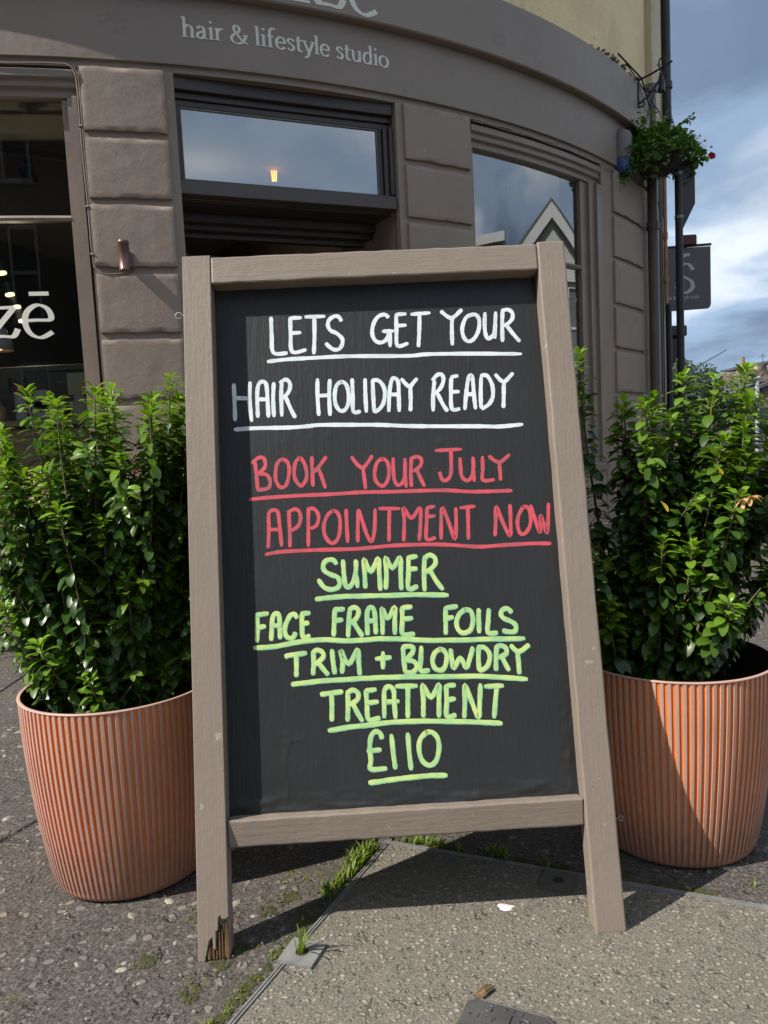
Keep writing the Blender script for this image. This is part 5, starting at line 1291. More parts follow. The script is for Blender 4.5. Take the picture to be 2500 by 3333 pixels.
# ---------------------------------------------------------------- things fixed to the wall
def on_wall(name, t, z, label, cat):
    a, b = fdir(t); p = fp(t, z, 0.0)
    e = empty(name, p, (0, 0, R(t)), label=label, cat=cat)      # local: x along the wall, -y outward
    return e
wl_ = on_wall('wall_light', 13.55, 1.833, 'dusky pink cylindrical up and down light on the brown pier', 'wall light')
mb = MB(); mb.lathe([(.001, -.079), (.024, -.079), (.0285, -.078), (.0285, -.063), (.028, -.0625), (.028, .0625), (.0285, .063), (.0285, .078), (.027, .079), (.0, .079)], 32, (0, -.085, 0)); mb.build('cylinder', M['lampmetal'], wl_)
mb = MB(); mb.box(-.016 + .02, .016 + .02, -.062, -.0185, -.045, .03); mb.build('bracket', M['lampmetal'], wl_, bevel=.003)
mb = MB(); mb.box(-.024 + .02, .024 + .02, -.0535 + .031, .0, -.05, .035); mb.build('back_plate', M['lampmetal'], wl_, bevel=.003)
al = on_wall('alarm_box', 50.7, 2.93, 'rounded grey and blue alarm box on the wall behind the hanging basket', 'alarm box')
for nm, z0, z1, m in (('grey_cover', -.04, .19, M['alarm_grey']), ('blue_strobe_cover', -.16, -.0405, M['alarm_blue'])):
    mb = MB(); n_ = 14; w_ = .085; V_ = []
    rows = [(z0, 1 if z0 > -.1 else .55), (z0 + .02, 1 if z0 > -.1 else .85), (z0 + .05, 1), (z1 - .05, 1), (z1 - .02, .85 if z1 > .1 else 1), (z1, .55 if z1 > .1 else 1)]
    rows = sorted(rows)
    for z, s_ in rows:
        for k in range(n_ + 1):
            a = math.pi * k / n_; V_.append((w_ * s_ * math.cos(a), -.10 * s_ * math.sin(a), z))
    fs = [(j * (n_ + 1) + k, j * (n_ + 1) + k + 1, (j + 1) * (n_ + 1) + k + 1, (j + 1) * (n_ + 1) + k) for j in range(len(rows) - 1) for k in range(n_)]
    fs += [tuple(range(n_ + 1))[::-1], tuple(range((len(rows) - 1) * (n_ + 1), len(rows) * (n_ + 1)))]
    mb.add(V_, fs, 0, True); mb.build(nm, m, al)
br = on_wall('basket_bracket', 52.9, 3.47, 'black scrolled iron bracket holding the hanging basket', 'bracket')
mb = MB(); mb.box(-.012, .012, -.084, -.076, -.13, .10); mb.build('mounting_bar', M['black_iron'], br)
mb = MB(); mb.tube([(0, -.074, .075), (0, -.20, .10), (0, -.34, .14)], .008, 7); mb.build('arm', M['black_iron'], br)
mb = MB(); mb.tube([(0, -.074, -.09)] + [(0, -.10 - .02 * math.sin(k * .8), -.09 + .02 * math.cos(k * .8) - .02) for k in range(6)], .006, 6)
mb.tube([(0, -.085, -.10), (0, -.17, -.05), (0, -.22, .01), (0, -.27, .07), (0, -.29, .12)], .007, 7)
mb.tube([(0, -.29, .125)] + [(0, -.265 - .028 * math.sin(k * .7), .16 + .03 * -math.cos(k * .7)) for k in range(9)], .006, 6); mb.build('scroll', M['black_iron'], br)
HB = fp(54.4, 2.80, .255)
HB = Vector((2.325, 6.34, 2.83))
hb = empty('hanging_basket', HB, label='hanging basket of trailing green leaves with a few red, purple and yellow flowers', cat='hanging basket')
M['liner'] = mat('brown_basket_liner', (.05, .038, .026), .95, .4, 20, [(60, .8, .01)])
mb = MB(); mb.lathe([(.001, -.02), (.09, -.005), (.16, .05), (.195, .12), (.205, .19), (.19, .185), (.001, .17)], 28); mb.build('liner', M['liner'], hb)
mb = MB()
for z, r_ in ((-.012, .10), (.05, .166), (.12, .20), (.19, .21)): mb.tube(hoop(z, r_, r_, 0, 6.283, 28), .003, 5, cap=False)
for k in range(10):
    a = k * .628; mb.tube([(r_ * math.cos(a), r_ * math.sin(a), z) for r_, z in ((.10, -.012), (.168, .05), (.202, .12), (.21, .19))], .003, 5)
mb.build('wire_frame', M['black_iron'], hb)
for k in range(3):
    a = k * 2.09 + .3; tip = Vector((.02, -.02, .76)); st = Vector((.2 * math.cos(a), .2 * math.sin(a), .19)); n_ = 26
    mb = MB()
    for j in range(n_):
        c0 = st.lerp(tip, (j + .5) / n_); d = (tip - st).normalized(); s2 = d.cross(Vector((0, 0, 1))).normalized(); s3 = d.cross(s2)
        w_ = s2 if j % 2 else s3
        mb.tube([c0 + d * .014 * math.cos(q) + w_ * .007 * math.sin(q) for q in [i * 1.0472 for i in range(7)]], .002, 4, cap=False)
    mb.build('chain', M['black_iron'], hb)
mb = MB(); mb.tube([(.02, -.02, .76), (.02, -.01, .80), (.0, .0, .83)], .006, 6); mb.tube([(.02, -.02, .62), (.03, -.01, .68), (.02, -.02, .76)], [.03, .028, .012], 7); mb.build('chain_hook', M['black_iron'], hb)
M['bleaf'] = leafy('basket_leaf', (.045, .125, .024), (.16, .28, .06), .4, .3)
rr = random.Random(77); V = []; F = []; T = []; b = 0
def bl_leaf(p, s_):
    global b
    d = Vector((rr.uniform(-1, 1), rr.uniform(-1, 1), rr.uniform(-.6, .5))).normalized(); s2 = d.cross(Vector((.1, 0, 1))).normalized(); nn = s2.cross(d)
    v, f = LT[rr.randrange(5)]; v = v * [1, 1.9, 1]
    V.append(v @ np.array([d, s2, nn]) * s_ + np.array(p)); F.append(f + b); T.append(np.full(len(v), rr.random() ** 1.5)); b += len(v)
for k in range(1150):
    a = rr.uniform(0, 6.28); r_ = .35 * rr.random() ** .5; h_ = .19 + .20 * (1 - (r_ / .37) ** 2) * rr.random() - .14 * (r_ / .35) ** 3
    bl_leaf((r_ * math.cos(a) * 1.0, r_ * math.sin(a), h_), rr.uniform(.028, .055))
for k in range(34):                   # trailing stems, longest towards the wall side on the left
    a = rr.uniform(0, 6.28) if k % 2 else rr.uniform(2.4, 4.4)
    L_ = rr.uniform(.10, .30) if not (2.2 < a < 4.6) else rr.uniform(.15, .34)
    base = Vector((.21 * math.cos(a), .21 * math.sin(a), .19)); n_ = int(L_ / .009)
    for j in range(n_):
        q = j / n_; p = base + Vector((math.cos(a) * (.10 * math.sin(q * 2.2)) * (2.0 if 2.2 < a < 4.4 else 1), math.sin(a) * .08 * math.sin(q * 2.2), .02 - L_ * q ** 1.3))
        bl_leaf(p + Vector((rr.gauss(0, .02), rr.gauss(0, .02), rr.gauss(0, .012))), rr.uniform(.025, .05))
for k in range(9):
    L_ = rr.uniform(.22, .38); y0 = rr.uniform(-.16, .06); z0 = rr.uniform(.02, .16)
    for j in range(30):
        q = j / 30; bl_leaf((-.18 - L_ * .62 * q + rr.gauss(0, .015), y0 + rr.gauss(0, .02) - .05 * q, z0 + .05 * math.sin(q * 3) - .16 * q * q + rr.gauss(0, .018)), rr.uniform(.025, .048))
for k in range(16):
    a = rr.uniform(0, 6.28); base = Vector((.12 * math.cos(a), .12 * math.sin(a), .33))
    for j in range(9): bl_leaf(base + Vector((.16 * math.cos(a) * j / 9, .16 * math.sin(a) * j / 9, .12 * j / 9 - .05 * (j / 9) ** 2)) + Vector((rr.gauss(0, .012),) * 3), rr.uniform(.025, .045))
np_mesh('foliage', np.vstack(V), np.vstack(F), [M['bleaf']], parent=hb, tint=np.concatenate(T), kind='stuff')
def flower(p, r_, m, d=(0, -1, .2)):
    d = Vector(d).normalized(); a0 = d.orthogonal().normalized(); b0 = d.cross(a0); p = Vector(p)
    vs_ = [p - d * r_ * .6] + [p + (a0 * math.cos(k * .571) + b0 * math.sin(k * .571)) * r_ * (1 if k % 2 else .82) + d * .15 * r_ for k in range(11)]
    mb = MB(); mb.add(vs_, [(0, 1 + k, 1 + (k + 1) % 11) for k in range(11)]); mb.build('flower', m, hb)
RED = mat('red_petal', (.42, .01, .02), .6); PUR = mat('purple_petal', (.05, .015, .16), .6); YEL = mat('yellow_petal', (.65, .42, .08), .6); WHI = mat('white_petal', (.6, .62, .55), .6)
flower((.40, -.05, .10), .034, RED); flower((.395, -.06, .165), .015, RED, (.6, -.3, 1)); flower((-.36, -.10, .14), .034, PUR); flower((.05, -.1, .37), .03, mat('dark_petal', (.012, .01, .02)), (0, -.5, 1))
flower((.37, 0, .235), .013, YEL); flower((.33, 0, .275), .011, YEL)
for k in range(9): flower((rr.uniform(-.12, .28), -.25, rr.uniform(.02, .26)), .010, WHI)
mb = MB(); mb.tube([(.24, -.02, .10), (.33, -.04, .07), (.40, -.05, .09)], .004, 5); mb.tube([(.24, 0, .2), (.37, 0, .233)], .0018, 4); mb.tube([(.22, 0, .24), (.33, 0, .273)], .0018, 4); mb.tube([(-.25, -.05, .16), (-.36, -.10, .13)], .004, 5); mb.build('stem', M['bleaf'], hb)

# projecting sign
SGC = Vector((2.83, 7.70, 0)); sa = math.atan2(.0, 1.0)
sg = empty('projecting_sign', (2.80, 7.72, 2.25), (0, 0, -.05), label='grey brown hanging shop sign with a large pale letter S', cat='shop sign')
mb = MB(); W_, H_ = .49, .60; r_ = .05
pts = [(.02, H_ / 2), (.02, -H_ / 2 + r_)] + [(.02 + r_ - r_ * math.cos(a), -H_ / 2 + r_ - r_ * math.sin(a)) for a in (R(30), R(60), R(90))] + [(.02 + W_ - r_ + r_ * math.sin(a), -H_ / 2 + r_ - r_ * math.cos(a)) for a in (R(30), R(60), R(90))] + [(.02 + W_, H_ / 2)]
mb.prism([(x, 0, z) for x, z in pts], (0, -.012, 0), (0, .012, 0)); mb.build('plate', mat('sign_plate_paint', (.125, .108, .112), .5, .05, 6), sg)
mb = MB(); mb.tube([(-.30, 0, H_ / 2 + .004), (.02 + W_ + .01, 0, H_ / 2 + .02)], .013, 7); mb.tube([(-.25, 0, H_ / 2 - .08), (.05, 0, H_ / 2)], .008, 6); mb.build('bracket_bar', M['black_iron'], sg)
mb = MB(); mb.box(.22, .37, -.05, .04, H_ / 2 + .012, H_ / 2 + .115); mb.build('lamp', mat('dark_red_lamp', (.09, .012, .012), .5), sg, label='dark red lamp on top of the sign', bevel=.012)
mb = MB()
ad, st = glyph_strips('S', .2, .08); strips_to_mesh(mb, st, lambda x, y, l: Vector((.165 + x * .21, -.0125 - l, -.13 + y * .175)))
strips_to_mesh(mb, [[(Vector((.235, .24)), Vector((.235, .205))), (Vector((.31, .245)), Vector((.31, .22)))], [(Vector((.195, .235)), Vector((.235, .235))), (Vector((.195, .19)), Vector((.215, .19)))]], lambda x, y, l: Vector((x, -.0125 - l, y)))
x = .075
for chh in 'hair & lifestyle studio':
    adv, st = glyph_strips(chh, .2, .12); strips_to_mesh(mb, st, lambda a, b_, l, x=x: Vector((x + a * .0205, -.0125 - l, -.19 + b_ * .022))); x += adv * .0205
mb.build('lettering', mat('sign_lettering', (.55, .55, .52), .5), sg)

# black post with the road sign
po = empty('sign_post', (2.503, 6.40, 0), label='black sign post with the back of a road sign, in front of the shop sign', cat='sign post')
mb = MB(); mb.tube([(0, 0, 0), (0, 0, 2.98)], .030, 16); mb.tube([(0, 0, 0), (0, 0, .5)], .036, 16); mb.build('post', M['black_iron'], po)
mb = MB(); pp = [(.0, .60), (.10, .72), (.10, .93), (.10, 1.06), (.0, .97)]
dd = Vector((.40, .917, 0)) * 1.0
pl_ = [(0, 2.41), (.225, 2.62), (.225, 2.90), (.16, 3.01), (0, 2.90)]
mb.prism([(.03 + a * .55, a * .25, z) for a, z in pl_], (-.002, .001, 0), (.002, -.001, 0)); mb.build('road_sign_back', mat('sign_back', (.022, .024, .03), .5), po)
for z in (2.50, 2.84):
    mb = MB(); mb.tube([(0, 0, z - .012), (0, 0, z + .012)], .034, 14); mb.tube([(.03, -.02, z), (.055, .03, z)], .007, 6); mb.build('clamp', M['steel'], po)

# ---------------------------------------------------------------- inside the shop
def inside(name, p, label, cat, rot=(0, 0, 0)): return empty(name, p, rot, label=label, cat=cat)
M['gold'] = emit_mat('warm_spot_lens', (1.0, .82, .45), 1.3)
tr = inside('ceiling_track', (-1.95, 4.75, 2.60), 'black ceiling light track inside the left window', 'light track')
mb = MB(); mb.box(-.5, .55, -.018, .018, -.0, .035); mb.build('rail', M['black_iron'], tr, rot=(0, R(7), R(10)))
mb = MB(); mb.tube([(-.3, 0, .03), (-.3, 0, .2)], .006, 6); mb.tube([(.3, .05, .0), (.3, .05, .2)], .006, 6); mb.build('hanger', M['black_iron'], tr)
sl = inside('spotlight', (-2.0, 4.72, 2.56), 'black cylinder spotlight hanging from the track', 'spotlight')
mb = MB(); mb.box(-.02, .02, -.02, .02, .0, .03); mb.tube([(0, 0, 0), (.0, 0, -.03)], .009, 8); mb.build('adapter', M['black_iron'], sl)
mb = MB(); mb.tube([(-.012, 0, -.03), (.012, 0, -.13)], .042, 16); mb.build('housing', M['black_iron'], sl)
for k, (x, y, z) in enumerate(((-2.36, 5.0, 1.985), (-2.345, 5.05, 1.86), (-2.335, 5.1, 1.79), (-2.32, 5.15, 1.71))):
    s_ = inside('spotlight', (x, y, z), ('highest', 'second', 'third', 'lowest')[k] + ' of the small lit spotlights inside the left window edge', 'spotlight')
    s_['group'] = 'lit spotlights seen through the left window'
    mb = MB(); mb.tube([(0, 0, .085), (.015, -.0, .02)], .032, 14); mb.build('housing', M['black_iron'], s_)
    mb = MB(); mb.tube([(.016, -.001, .018), (.018, -.002, .008)], .028, 14); mb.build('lens', M['gold'], s_)
pdt = inside('pendant_lamp', (-2.215, 4.60, 1.46), 'cream pendant lamp at the left edge of the window', 'pendant lamp')
mb = MB(); mb.lathe([(.02, .16), (.05, .12), (.075, .05), (.082, 0), (.078, 0), (.045, .11), (.015, .15)], 24); mb.build('lamp_shade', M['in_white'], pdt)
mb = MB(); mb.tube([(0, 0, .16), (0, 0, 1.2)], .003, 5); mb.build('cord', M['black_iron'], pdt)
mb = MB(); mb.lathe([(.001, .0), (.03, .015), (.035, .04), (.02, .07)], 14); mb.build('bulb', emit_mat('warm_bulb', (1, .5, .2), 2.5), pdt)
bt = inside('spray_bottle', (-1.985, 4.31, 1.031), 'tall white bottle with a pink cap on the window shelf', 'bottle')
mb = MB(); mb.lathe([(.001, 0), (.03, 0), (.031, .01), (.031, .145), (.027, .153), (.001, .153)], 20); mb.build('body', M['in_white'], bt)
mb = MB(); mb.lathe([(.025, .1535), (.024, .20), (.021, .203), (.001, .204)], 20); mb.build('cap', mat('pink_cap', (.55, .06, .12), .4), bt)
bt = inside('pump_bottle', (-2.09, 4.28, 1.031), 'amber bottle with a white pump on the window shelf', 'bottle')
mb = MB(); mb.lathe([(.001, 0), (.034, 0), (.036, .01), (.036, .07), (.02, .088), (.012, .092)], 20); mb.build('body', mat('amber_plastic', (.40, .27, .12), .3), bt)
mb = MB(); mb.lathe([(.013, .0925), (.013, .108), (.001, .108)], 12); mb.tube([(0, 0, .108), (0, 0, .118), (-.028, 0, .116)], .006, 6); mb.build('pump', M['in_white'], bt)
bt = inside('round_tub', (-1.86, 4.33, 1.031), 'pale round fronted tin on the window shelf', 'tin')
mb = MB(); mb.tube([(0, -.02, .105), (0, .02, .105)], .062, 24); mb.box(-.062, .062, -.02, .02, 0, .104); mb.build('body', M['in_white'], bt)
M['foil'] = mat('iridescent_foil', (.55, .62, .55), .18, .25, 9, metal=.8, base2=(.75, .55, .30))
bt = inside('foil_box', (-1.685, 4.40, 1.031), 'small iridescent foil box on the window shelf', 'box')
mb = MB(); mb.box(-.055, .055, -.03, .03, .135, .255); mb.box(-.05, .05, -.03, .03, 0, .10); mb.build('box', M['foil'], bt)
mb = MB(); mb.box(-.03, .03, -.02, .02, .1005, .1345); mb.build('stand', M['in_white'], bt)
cab = inside('poster_board', (-2.18, 4.62, 1.06), 'dim grey poster board with letters behind the bottles', 'poster')
mb = MB(); mb.box(-.25, .22, 0, .02, .12, .28); mb.build('board', mat('dim_board', (.09, .09, .085), .6), cab)
mb = MB()
for chx, x in (('P', .0), ('A', .07)):
    D_ = {'P': [(0, 0), (0, 1), (.8, .9), (.8, .55), (0, .5)], 'A': [(0, 0), (.5, 1), (1, 0), (.8, .35), (.2, .35)]}[chx]
    mb.tube([(x + a * .045, -.004, .16 + b_ * .08) for a, b_ in D_], .006, 6)
mb.build('lettering', mat('dark_letter', (.03, .03, .03), .6), cab)
cb = inside('cabinet', (-1.75, 5.1, .06), 'grey white cupboard inside the left window', 'cupboard')
mb = MB(); mb.box(-1.1, .35, 0, .4, 0, 1.32); mb.box(-1.15, .40, -.02, .42, 1.321, 1.36); mb.build('carcass', mat('cupboard_paint', (.15, .15, .145), .6, .08, 2), cb, bevel=.004)
mb = MB(); mb.box(-.34, .28, -.02, -.001, .1, 1.25); mb.build('cupboard_door', mat('cupboard_door_paint', (.12, .12, .115), .6), cb, bevel=.004)
cr = inside('ceiling_light', (1.06, 6.10, 2.815), 'white ceiling rose and cord inside the right window', 'pendant lamp')
mb = MB(); mb.lathe([(.001, -.105), (.03, -.10), (.075, -.06), (.085, -.02), (.085, 0)], 24); mb.build('ceiling_rose', mat('bright_white_enamel', (.75, .77, .8), .4), cr)
mb = MB(); mb.tube([(0, 0, -.1), (0, 0, -1.2)], .006, 6); mb.build('cord', mat('white_cord', (.7, .72, .75), .5), cr)
bb = inside('filament_bulb', (-.677, 5.8, 2.785), 'glowing orange filament bulb seen through the transom window', 'light bulb')
mb = MB()
for k in range(4): mb.tube([(-.018 + .012 * k, 0, .03), (-.014 + .009 * k, 0, -.045)], .0035, 5)
mb.build('filament', emit_mat('filament', (1.0, .36, .04), 4), bb)
mb = MB(); mb.tube([(0, 0, .03), (0, 0, .038)], .008, 6); mb.build('holder', M['black_iron'], bb)

# added point lights brighten the rooms, some at lit lamps, others at none
for p, e_, c_ in (((-2.30, 5.1, 1.66), 7.0, (1, .82, .55)), ((-1.2, 5.6, 2.45), 6.0, (1, .85, .62)), ((-.70, 5.75, 2.55), .5, (1, .6, .3)), ((1.06, 6.3, 1.5), 8.0, (.95, .95, 1))):
    ld = bpy.data.lights.new('shop_interior_light', 'POINT'); ld.energy = e_ * .35; ld.color = c_; ld.shadow_soft_size = .06
    lo = bpy.data.objects.new('shop_interior_light', ld); col.objects.link(lo); lo.location = p

# ---------------------------------------------------------------- distance, seen past the corner
M['rubble'] = mat('grey_brown_rubble_stone', (.15, .115, .09), .95, .5, 1.6, [(5, 1, .08), (20, .8, .02)], chips=[(2.6, .52, (.24, .20, .165)), (3.3, .56, (.05, .042, .036)), (7., .60, (.30, .26, .22))])
M['slate'] = mat('dark_slate', (.075, .078, .085), .7, .2, 2, [(6, .5, .02)])
M['chim'] = mat('pale_chimney_stone', (.26, .20, .14), .9, .2, 3)
tb = empty('stone_tenement', (22.4, 42, 0), label='brown rubble stone gable building with chimney pots far off at the right', cat='building')
mb = MB(); mb.prism([(0, 0, -2), (12, 0, -2), (12, 0, 4.15), (0, 0, 4.05)], (0, 0, 0), (0, 9, 0)); mb.build('gable_wall', M['rubble'], tb)
mb = MB(); mb.prism([(-2.6, 1, -2), (-.01, 1, -2), (-.01, 1, 3.15), (-2.6, 1, 2.2)], (0, 0, 0), (0, 8, 0)); mb.build('wall', M['rubble'], tb)
mb = MB(); mb.prism([(-2.9, .8, 2.1), (-.01, .8, 3.1), (-.01, .8, 3.3), (-2.9, .8, 2.25)], (0, 0, 0), (0, 8, 0)); mb.build('roof', M['slate'], tb)
mb = MB(); mb.prism([(0.1, -.05, 4.16), (12, -.05, 4.26), (12, -.05, 4.42), (.1, -.05, 4.3)], (0, 0, 0), (0, 9, 0)); mb.build('coping', M['slate'], tb)
mb = MB(); mb.box(-2.1, -.02, 1.2, 2.2, 3.0, 3.72); mb.build('chimney', M['rubble'], tb)
for k, (x, h_, m) in enumerate(((-1.9, .75, M['chim']), (-1.1, .30, M['pot_ridge']), (-.7, .32, M['black_iron']), (.1, 1.35, M['chim']), (1.3, .5, M['chim']), (3.4, .45, M['chim']))):
    z = 3.72 if x < 0 else 4.2
    if x == .1: z = 3.5
    mb = MB(); mb.tube([(x, 1.6, z), (x, 1.6, z + h_)], [.15, .12], 10); mb.build('chimney_pot', m, tb)
mb = MB(); mb.tube([(-.75, 1.6, 3.7), (-.75, 1.6, 4.6)], .016, 5); mb.tube([(-1.0, 1.6, 4.4), (-.5, 1.6, 4.43)], .012, 5); mb.tube([(-.9, 1.6, 4.5), (-.6, 1.6, 4.5)], .012, 5); mb.build('aerial', M['black_iron'], tb)
for x, z in ((-1.7, 0.2), (2.0, 1.6), (5, 1.6)):
    mb = MB(); mb.box(x, x + .9, -.03 if x > 0 else .97, .0 if x > 0 else 1.0, z, z + 1.4); mb.build('window', mat('far_window', (.03, .035, .045), .2), tb)
st = empty('street_lamp', (9.98, 20.4, 0), label='slim pale grey street lamp in front of the far stone gable', cat='street lamp')
M['pale_metal'] = mat('pale_grey_metal', (.42, .43, .45), .4, .05, 2, metal=.2)
mb = MB(); mb.tube([(0, 0, 0), (0, 0, 1.95)], .055, 10); mb.build('column', M['pale_metal'], st)
mb = MB(); mb.box(-.42, .06, -.08, .08, 1.93, 2.02); mb.build('lantern', M['pale_metal'], st, bevel=.03)
nb_ = empty('neighbour_building', (4.9, 13.0, 0), label='dark eaves and pale wall of the next building beyond the shop sign', cat='building')
mb = MB(); mb.box(-3, .12, .4, 6, 0, 2.15); mb.build('wall', M['cream'], nb_)
mb = MB(); mb.box(-3, .34, .1, 6, 2.32, 2.50); mb.prism([(-3, .12, 2.0), (.12, .12, 1.86), (.22, .12, 2.05), (.31, .12, 2.3), (-3, .12, 2.3)], (0, 0, 0), (0, 1.2, 0)); mb.build('eaves', M['black_iron'], nb_, bevel=.02)
mb = MB(); mb.tube([(.05, .6, 2.5), (.05, .6, 2.95)], .012, 5); mb.tube([(-.02, .6, 2.72), (.22, .55, 2.80)], .01, 5); mb.tube([(.0, .6, 2.88), (.2, .6, 2.86)], .016, 5); mb.tube([(.1, .6, 2.65), (.02, .6, 2.6)], .02, 5); mb.build('aerial', M['black_iron'], nb_)
mb = MB(); mb.tube([(5.15, 13.2, 1.55), (6.2, 15, 1.95), (9, 20, 2.7)], .012, 5)
tag(mb.build('overhead_wire', M['black_iron']), 'thin overhead wire running from the neighbouring building', 'wire')
# far trees
def tree(x, y, h_, r_, seed, label, m):
    rr = random.Random(seed); e = empty('tree', (x, y, 0), label=label, cat='tree', group='trees at the end of the street')
    mb = MB(); mb.tube([(0, 0, 0), (.1, 0, h_ * .4), (0, .1, h_ * .8)], [.18, .13, .05], 8)
    for k in range(7):
        a = rr.uniform(0, 6.28); mb.tube([(0, 0, h_ * .35 + .05 * k), (r_ * .5 * math.cos(a), r_ * .5 * math.sin(a), h_ * .65), (r_ * .8 * math.cos(a), r_ * .8 * math.sin(a), h_ * .8)], [.07, .05, .02], 5)
    mb.build('trunk', M['stem'], e)
    cl = [(rr.gauss(0, r_ * .45), rr.gauss(0, r_ * .45), h_ * .72 + rr.gauss(0, r_ * .28), rr.uniform(.25, .5) * r_) for _ in range(26)]
    n = 5200; V = np.zeros((n, 4, 3)); T = np.zeros((n, 4))
    for i in range(n):
        cx, cy, cz, cr = cl[rr.randrange(len(cl))]
        d = Vector((rr.gauss(0, 1), rr.gauss(0, 1), rr.gauss(0, 1))).normalized() * cr * rr.uniform(.75, 1.08)
        p = np.array([cx + d.x, cy + d.y, cz + d.z]); a = Vector((rr.gauss(0, 1), rr.gauss(0, 1), rr.gauss(0, 1))).normalized(); b_ = a.orthogonal().normalized(); s_ = rr.uniform(.05, .12)
        V[i] = [p - np.array(a) * s_, p + np.array(b_) * s_ * .6, p + np.array(a) * s_, p - np.array(b_) * s_ * .6]; T[i] = rr.random() ** 2
    np_mesh('crown', V.reshape(-1, 3), np.arange(4 * n).reshape(n, 4), [m], parent=e, tint=T.ravel(), smooth=False)
M['tleaf'] = leafy('distant_tree_leaf', (.022, .045, .012), (.06, .095, .025), .6, .2)
tree(10.6, 27.5, 2.75, 1.35, 1, 'dark bushy tree at the end of the street just right of the sign post', M['tleaf'])
tree(9.2, 25.5, 2.55, 1.0, 2, 'dark tree at the street end behind the sign post, by the neighbouring wall', M['tleaf'])
tree(13.0, 31.0, 2.5, 1.3, 3, 'lower rounded tree left of the far stone gable', M['tleaf'])
# garden wall closing the view
mb = MB(); mb.box(-10, 60, 44, 44.5, -.5, 1.0); tag(mb.build('boundary_wall', M['rubble']), 'low stone wall across the far end of the street', 'wall')

# cars
def car(x, y, rot, paint_m, label):
    e = empty('parked_car', (x, y, -.15), (0, 0, rot), label=label, cat='car')
    W2 = .88
    side = [(-2.1, .30), (-2.12, .62), (-2.0, .82), (-1.35, .95), (-.75, 1.38), (-.3, 1.46), (.7, 1.46), (1.35, 1.32), (1.85, .98), (2.08, .90), (2.12, .55), (2.08, .30)]
    mb = MB(); V_ = []
    secs = [(-W2, .0), (-W2 * .98, .0), (-W2 * .9, 0), (W2 * .9, 0), (W2 * .98, 0), (W2, 0)]
    rows = []
    for yy, ins in ((-W2, .10), (-W2 + .05, .02), (-W2 * .55, 0), (W2 * .55, 0), (W2 - .05, .02), (W2, .10)):
        row = []
        for px, pz in side:
            tum = max(0, pz - .9) * .38
            y2 = yy * (1 - tum * .55); k_ = 1 - ins * .12
            row.append((px * k_, y2, .30 + (pz - .30) * (1 - ins * .25)))
        rows.append(row)
    n = len(side)
    for r_ in rows: V_ += r_
    fs = [(j * n + i, j * n + (i + 1) % n, (j + 1) * n + (i + 1) % n, (j + 1) * n + i) for j in range(5) for i in range(n)]
    fs += [tuple(range(n))[::-1], tuple(range(5 * n, 6 * n))]
    mb.add(V_, fs, 0, True); mb.build('body', paint_m, e, bevel=.02, seg=2)
    gl = mat('car_glass', (.015, .018, .02), .08)
    for s_ in (-1, 1):
        mb = MB(); yb = lambda z: s_ * (W2 * (1 - max(0, z - .9) * .38 * .55) + .012)
        mb.add([(-1.15, yb(.98), .98), (1.45, yb(.98), .98), (1.15, yb(1.30), 1.30), (.6, yb(1.38), 1.38), (-.3, yb(1.38), 1.38), (-.72, yb(1.30), 1.30)], [(0, 1, 2, 3, 4, 5)]); mb.build('side_window', gl, e)
    mb = MB(); mb.add([(-1.32, -.68, .985), (-1.32, .68, .985), (-.74, .60, 1.395), (-.74, -.60, 1.395)], [(0, 1, 2, 3)]); mb.build('windscreen', gl, e)
    mb = MB(); mb.add([(1.90, -.66, 1.0), (1.90, .66, 1.0), (1.40, .58, 1.34), (1.40, -.58, 1.34)], [(0, 1, 2, 3)]); mb.build('rear_window', gl, e)
    for px in (-1.3, 1.3):
        for s_ in (-1, 1):
            mb = MB(); mb.tube([(px, s_ * .70, .31), (px, s_ * .895, .31)], .31, 22); w = mb.build('wheel', mat('tyre', (.02, .02, .02), .8), e)
            mb = MB(); mb.tube([(px, s_ * .89, .31), (px, s_ * .905, .31)], .20, 14); mb.build('rim', M['pale_metal'], w)
    for s_ in (-1, 1):
        mb = MB(); mb.box(-2.10, -1.98, s_ * .6 - .14, s_ * .6 + .14, .62, .76); mb.build('headlight', M['in_white'], e, bevel=.03)
        mb = MB(); mb.box(2.0, 2.10, s_ * .66 - .12, s_ * .66 + .12, .74, .88); mb.build('tail_light', mat('tail_red', (.3, .01, .01), .3), e, bevel=.02)
car(6.75, 11.2, R(62), mat('dark_car_paint', (.03, .035, .045), .25, coat=1), 'dark parked car at the right edge of the photo behind the shrub')
car(9.9, 17.5, R(64), mat('pale_blue_car_paint', (.42, .46, .52), .3, coat=1), 'pale blue white car parked further up the street')

# ---------------------------------------------------------------- across the street, seen in the window reflections
M['gable_white'] = mat('white_painted_wall', (.44, .47, .43), .7, .05, 1)
M['trim_white'] = mat('white_painted_timber', (.52, .54, .53), .5, .03, 3)
gh = empty('white_gabled_house', (17.4, 7.6, 0), label='white gabled house across the street, reflected in the right window', cat='house')
def rprism(name, pts, x0, x1, m, **k):      # pts (y, z) profile facing the shop
    mb = MB(); mb.prism([(0, y, z) for y, z in pts], (x0, 0, 0), (x1, 0, 0)); return mb.build(name, m, gh, **k)
rprism('wall', [(-3.6, -.2), (3.6, -.2), (3.6, 5.3), (0, 6.75), (-3.6, 5.3)], 0, 7, mat('pale_olive_wall', (.42, .44, .39), .8, .05, 1))
rprism('pediment', [(-2.4, 5.15), (2.4, 5.15), (0, 6.15)], -.12, -.001, M['gable_white'])
rprism('barge_board', [(-4.1, 4.95), (0, 6.55), (0, 6.95), (-4.1, 5.32)], -.25, -.13, M['trim_white']); rprism('barge_board', [(4.1, 4.95), (0, 6.549), (0, 6.95), (4.1, 5.32)], -.25, -.13, M['trim_white'])
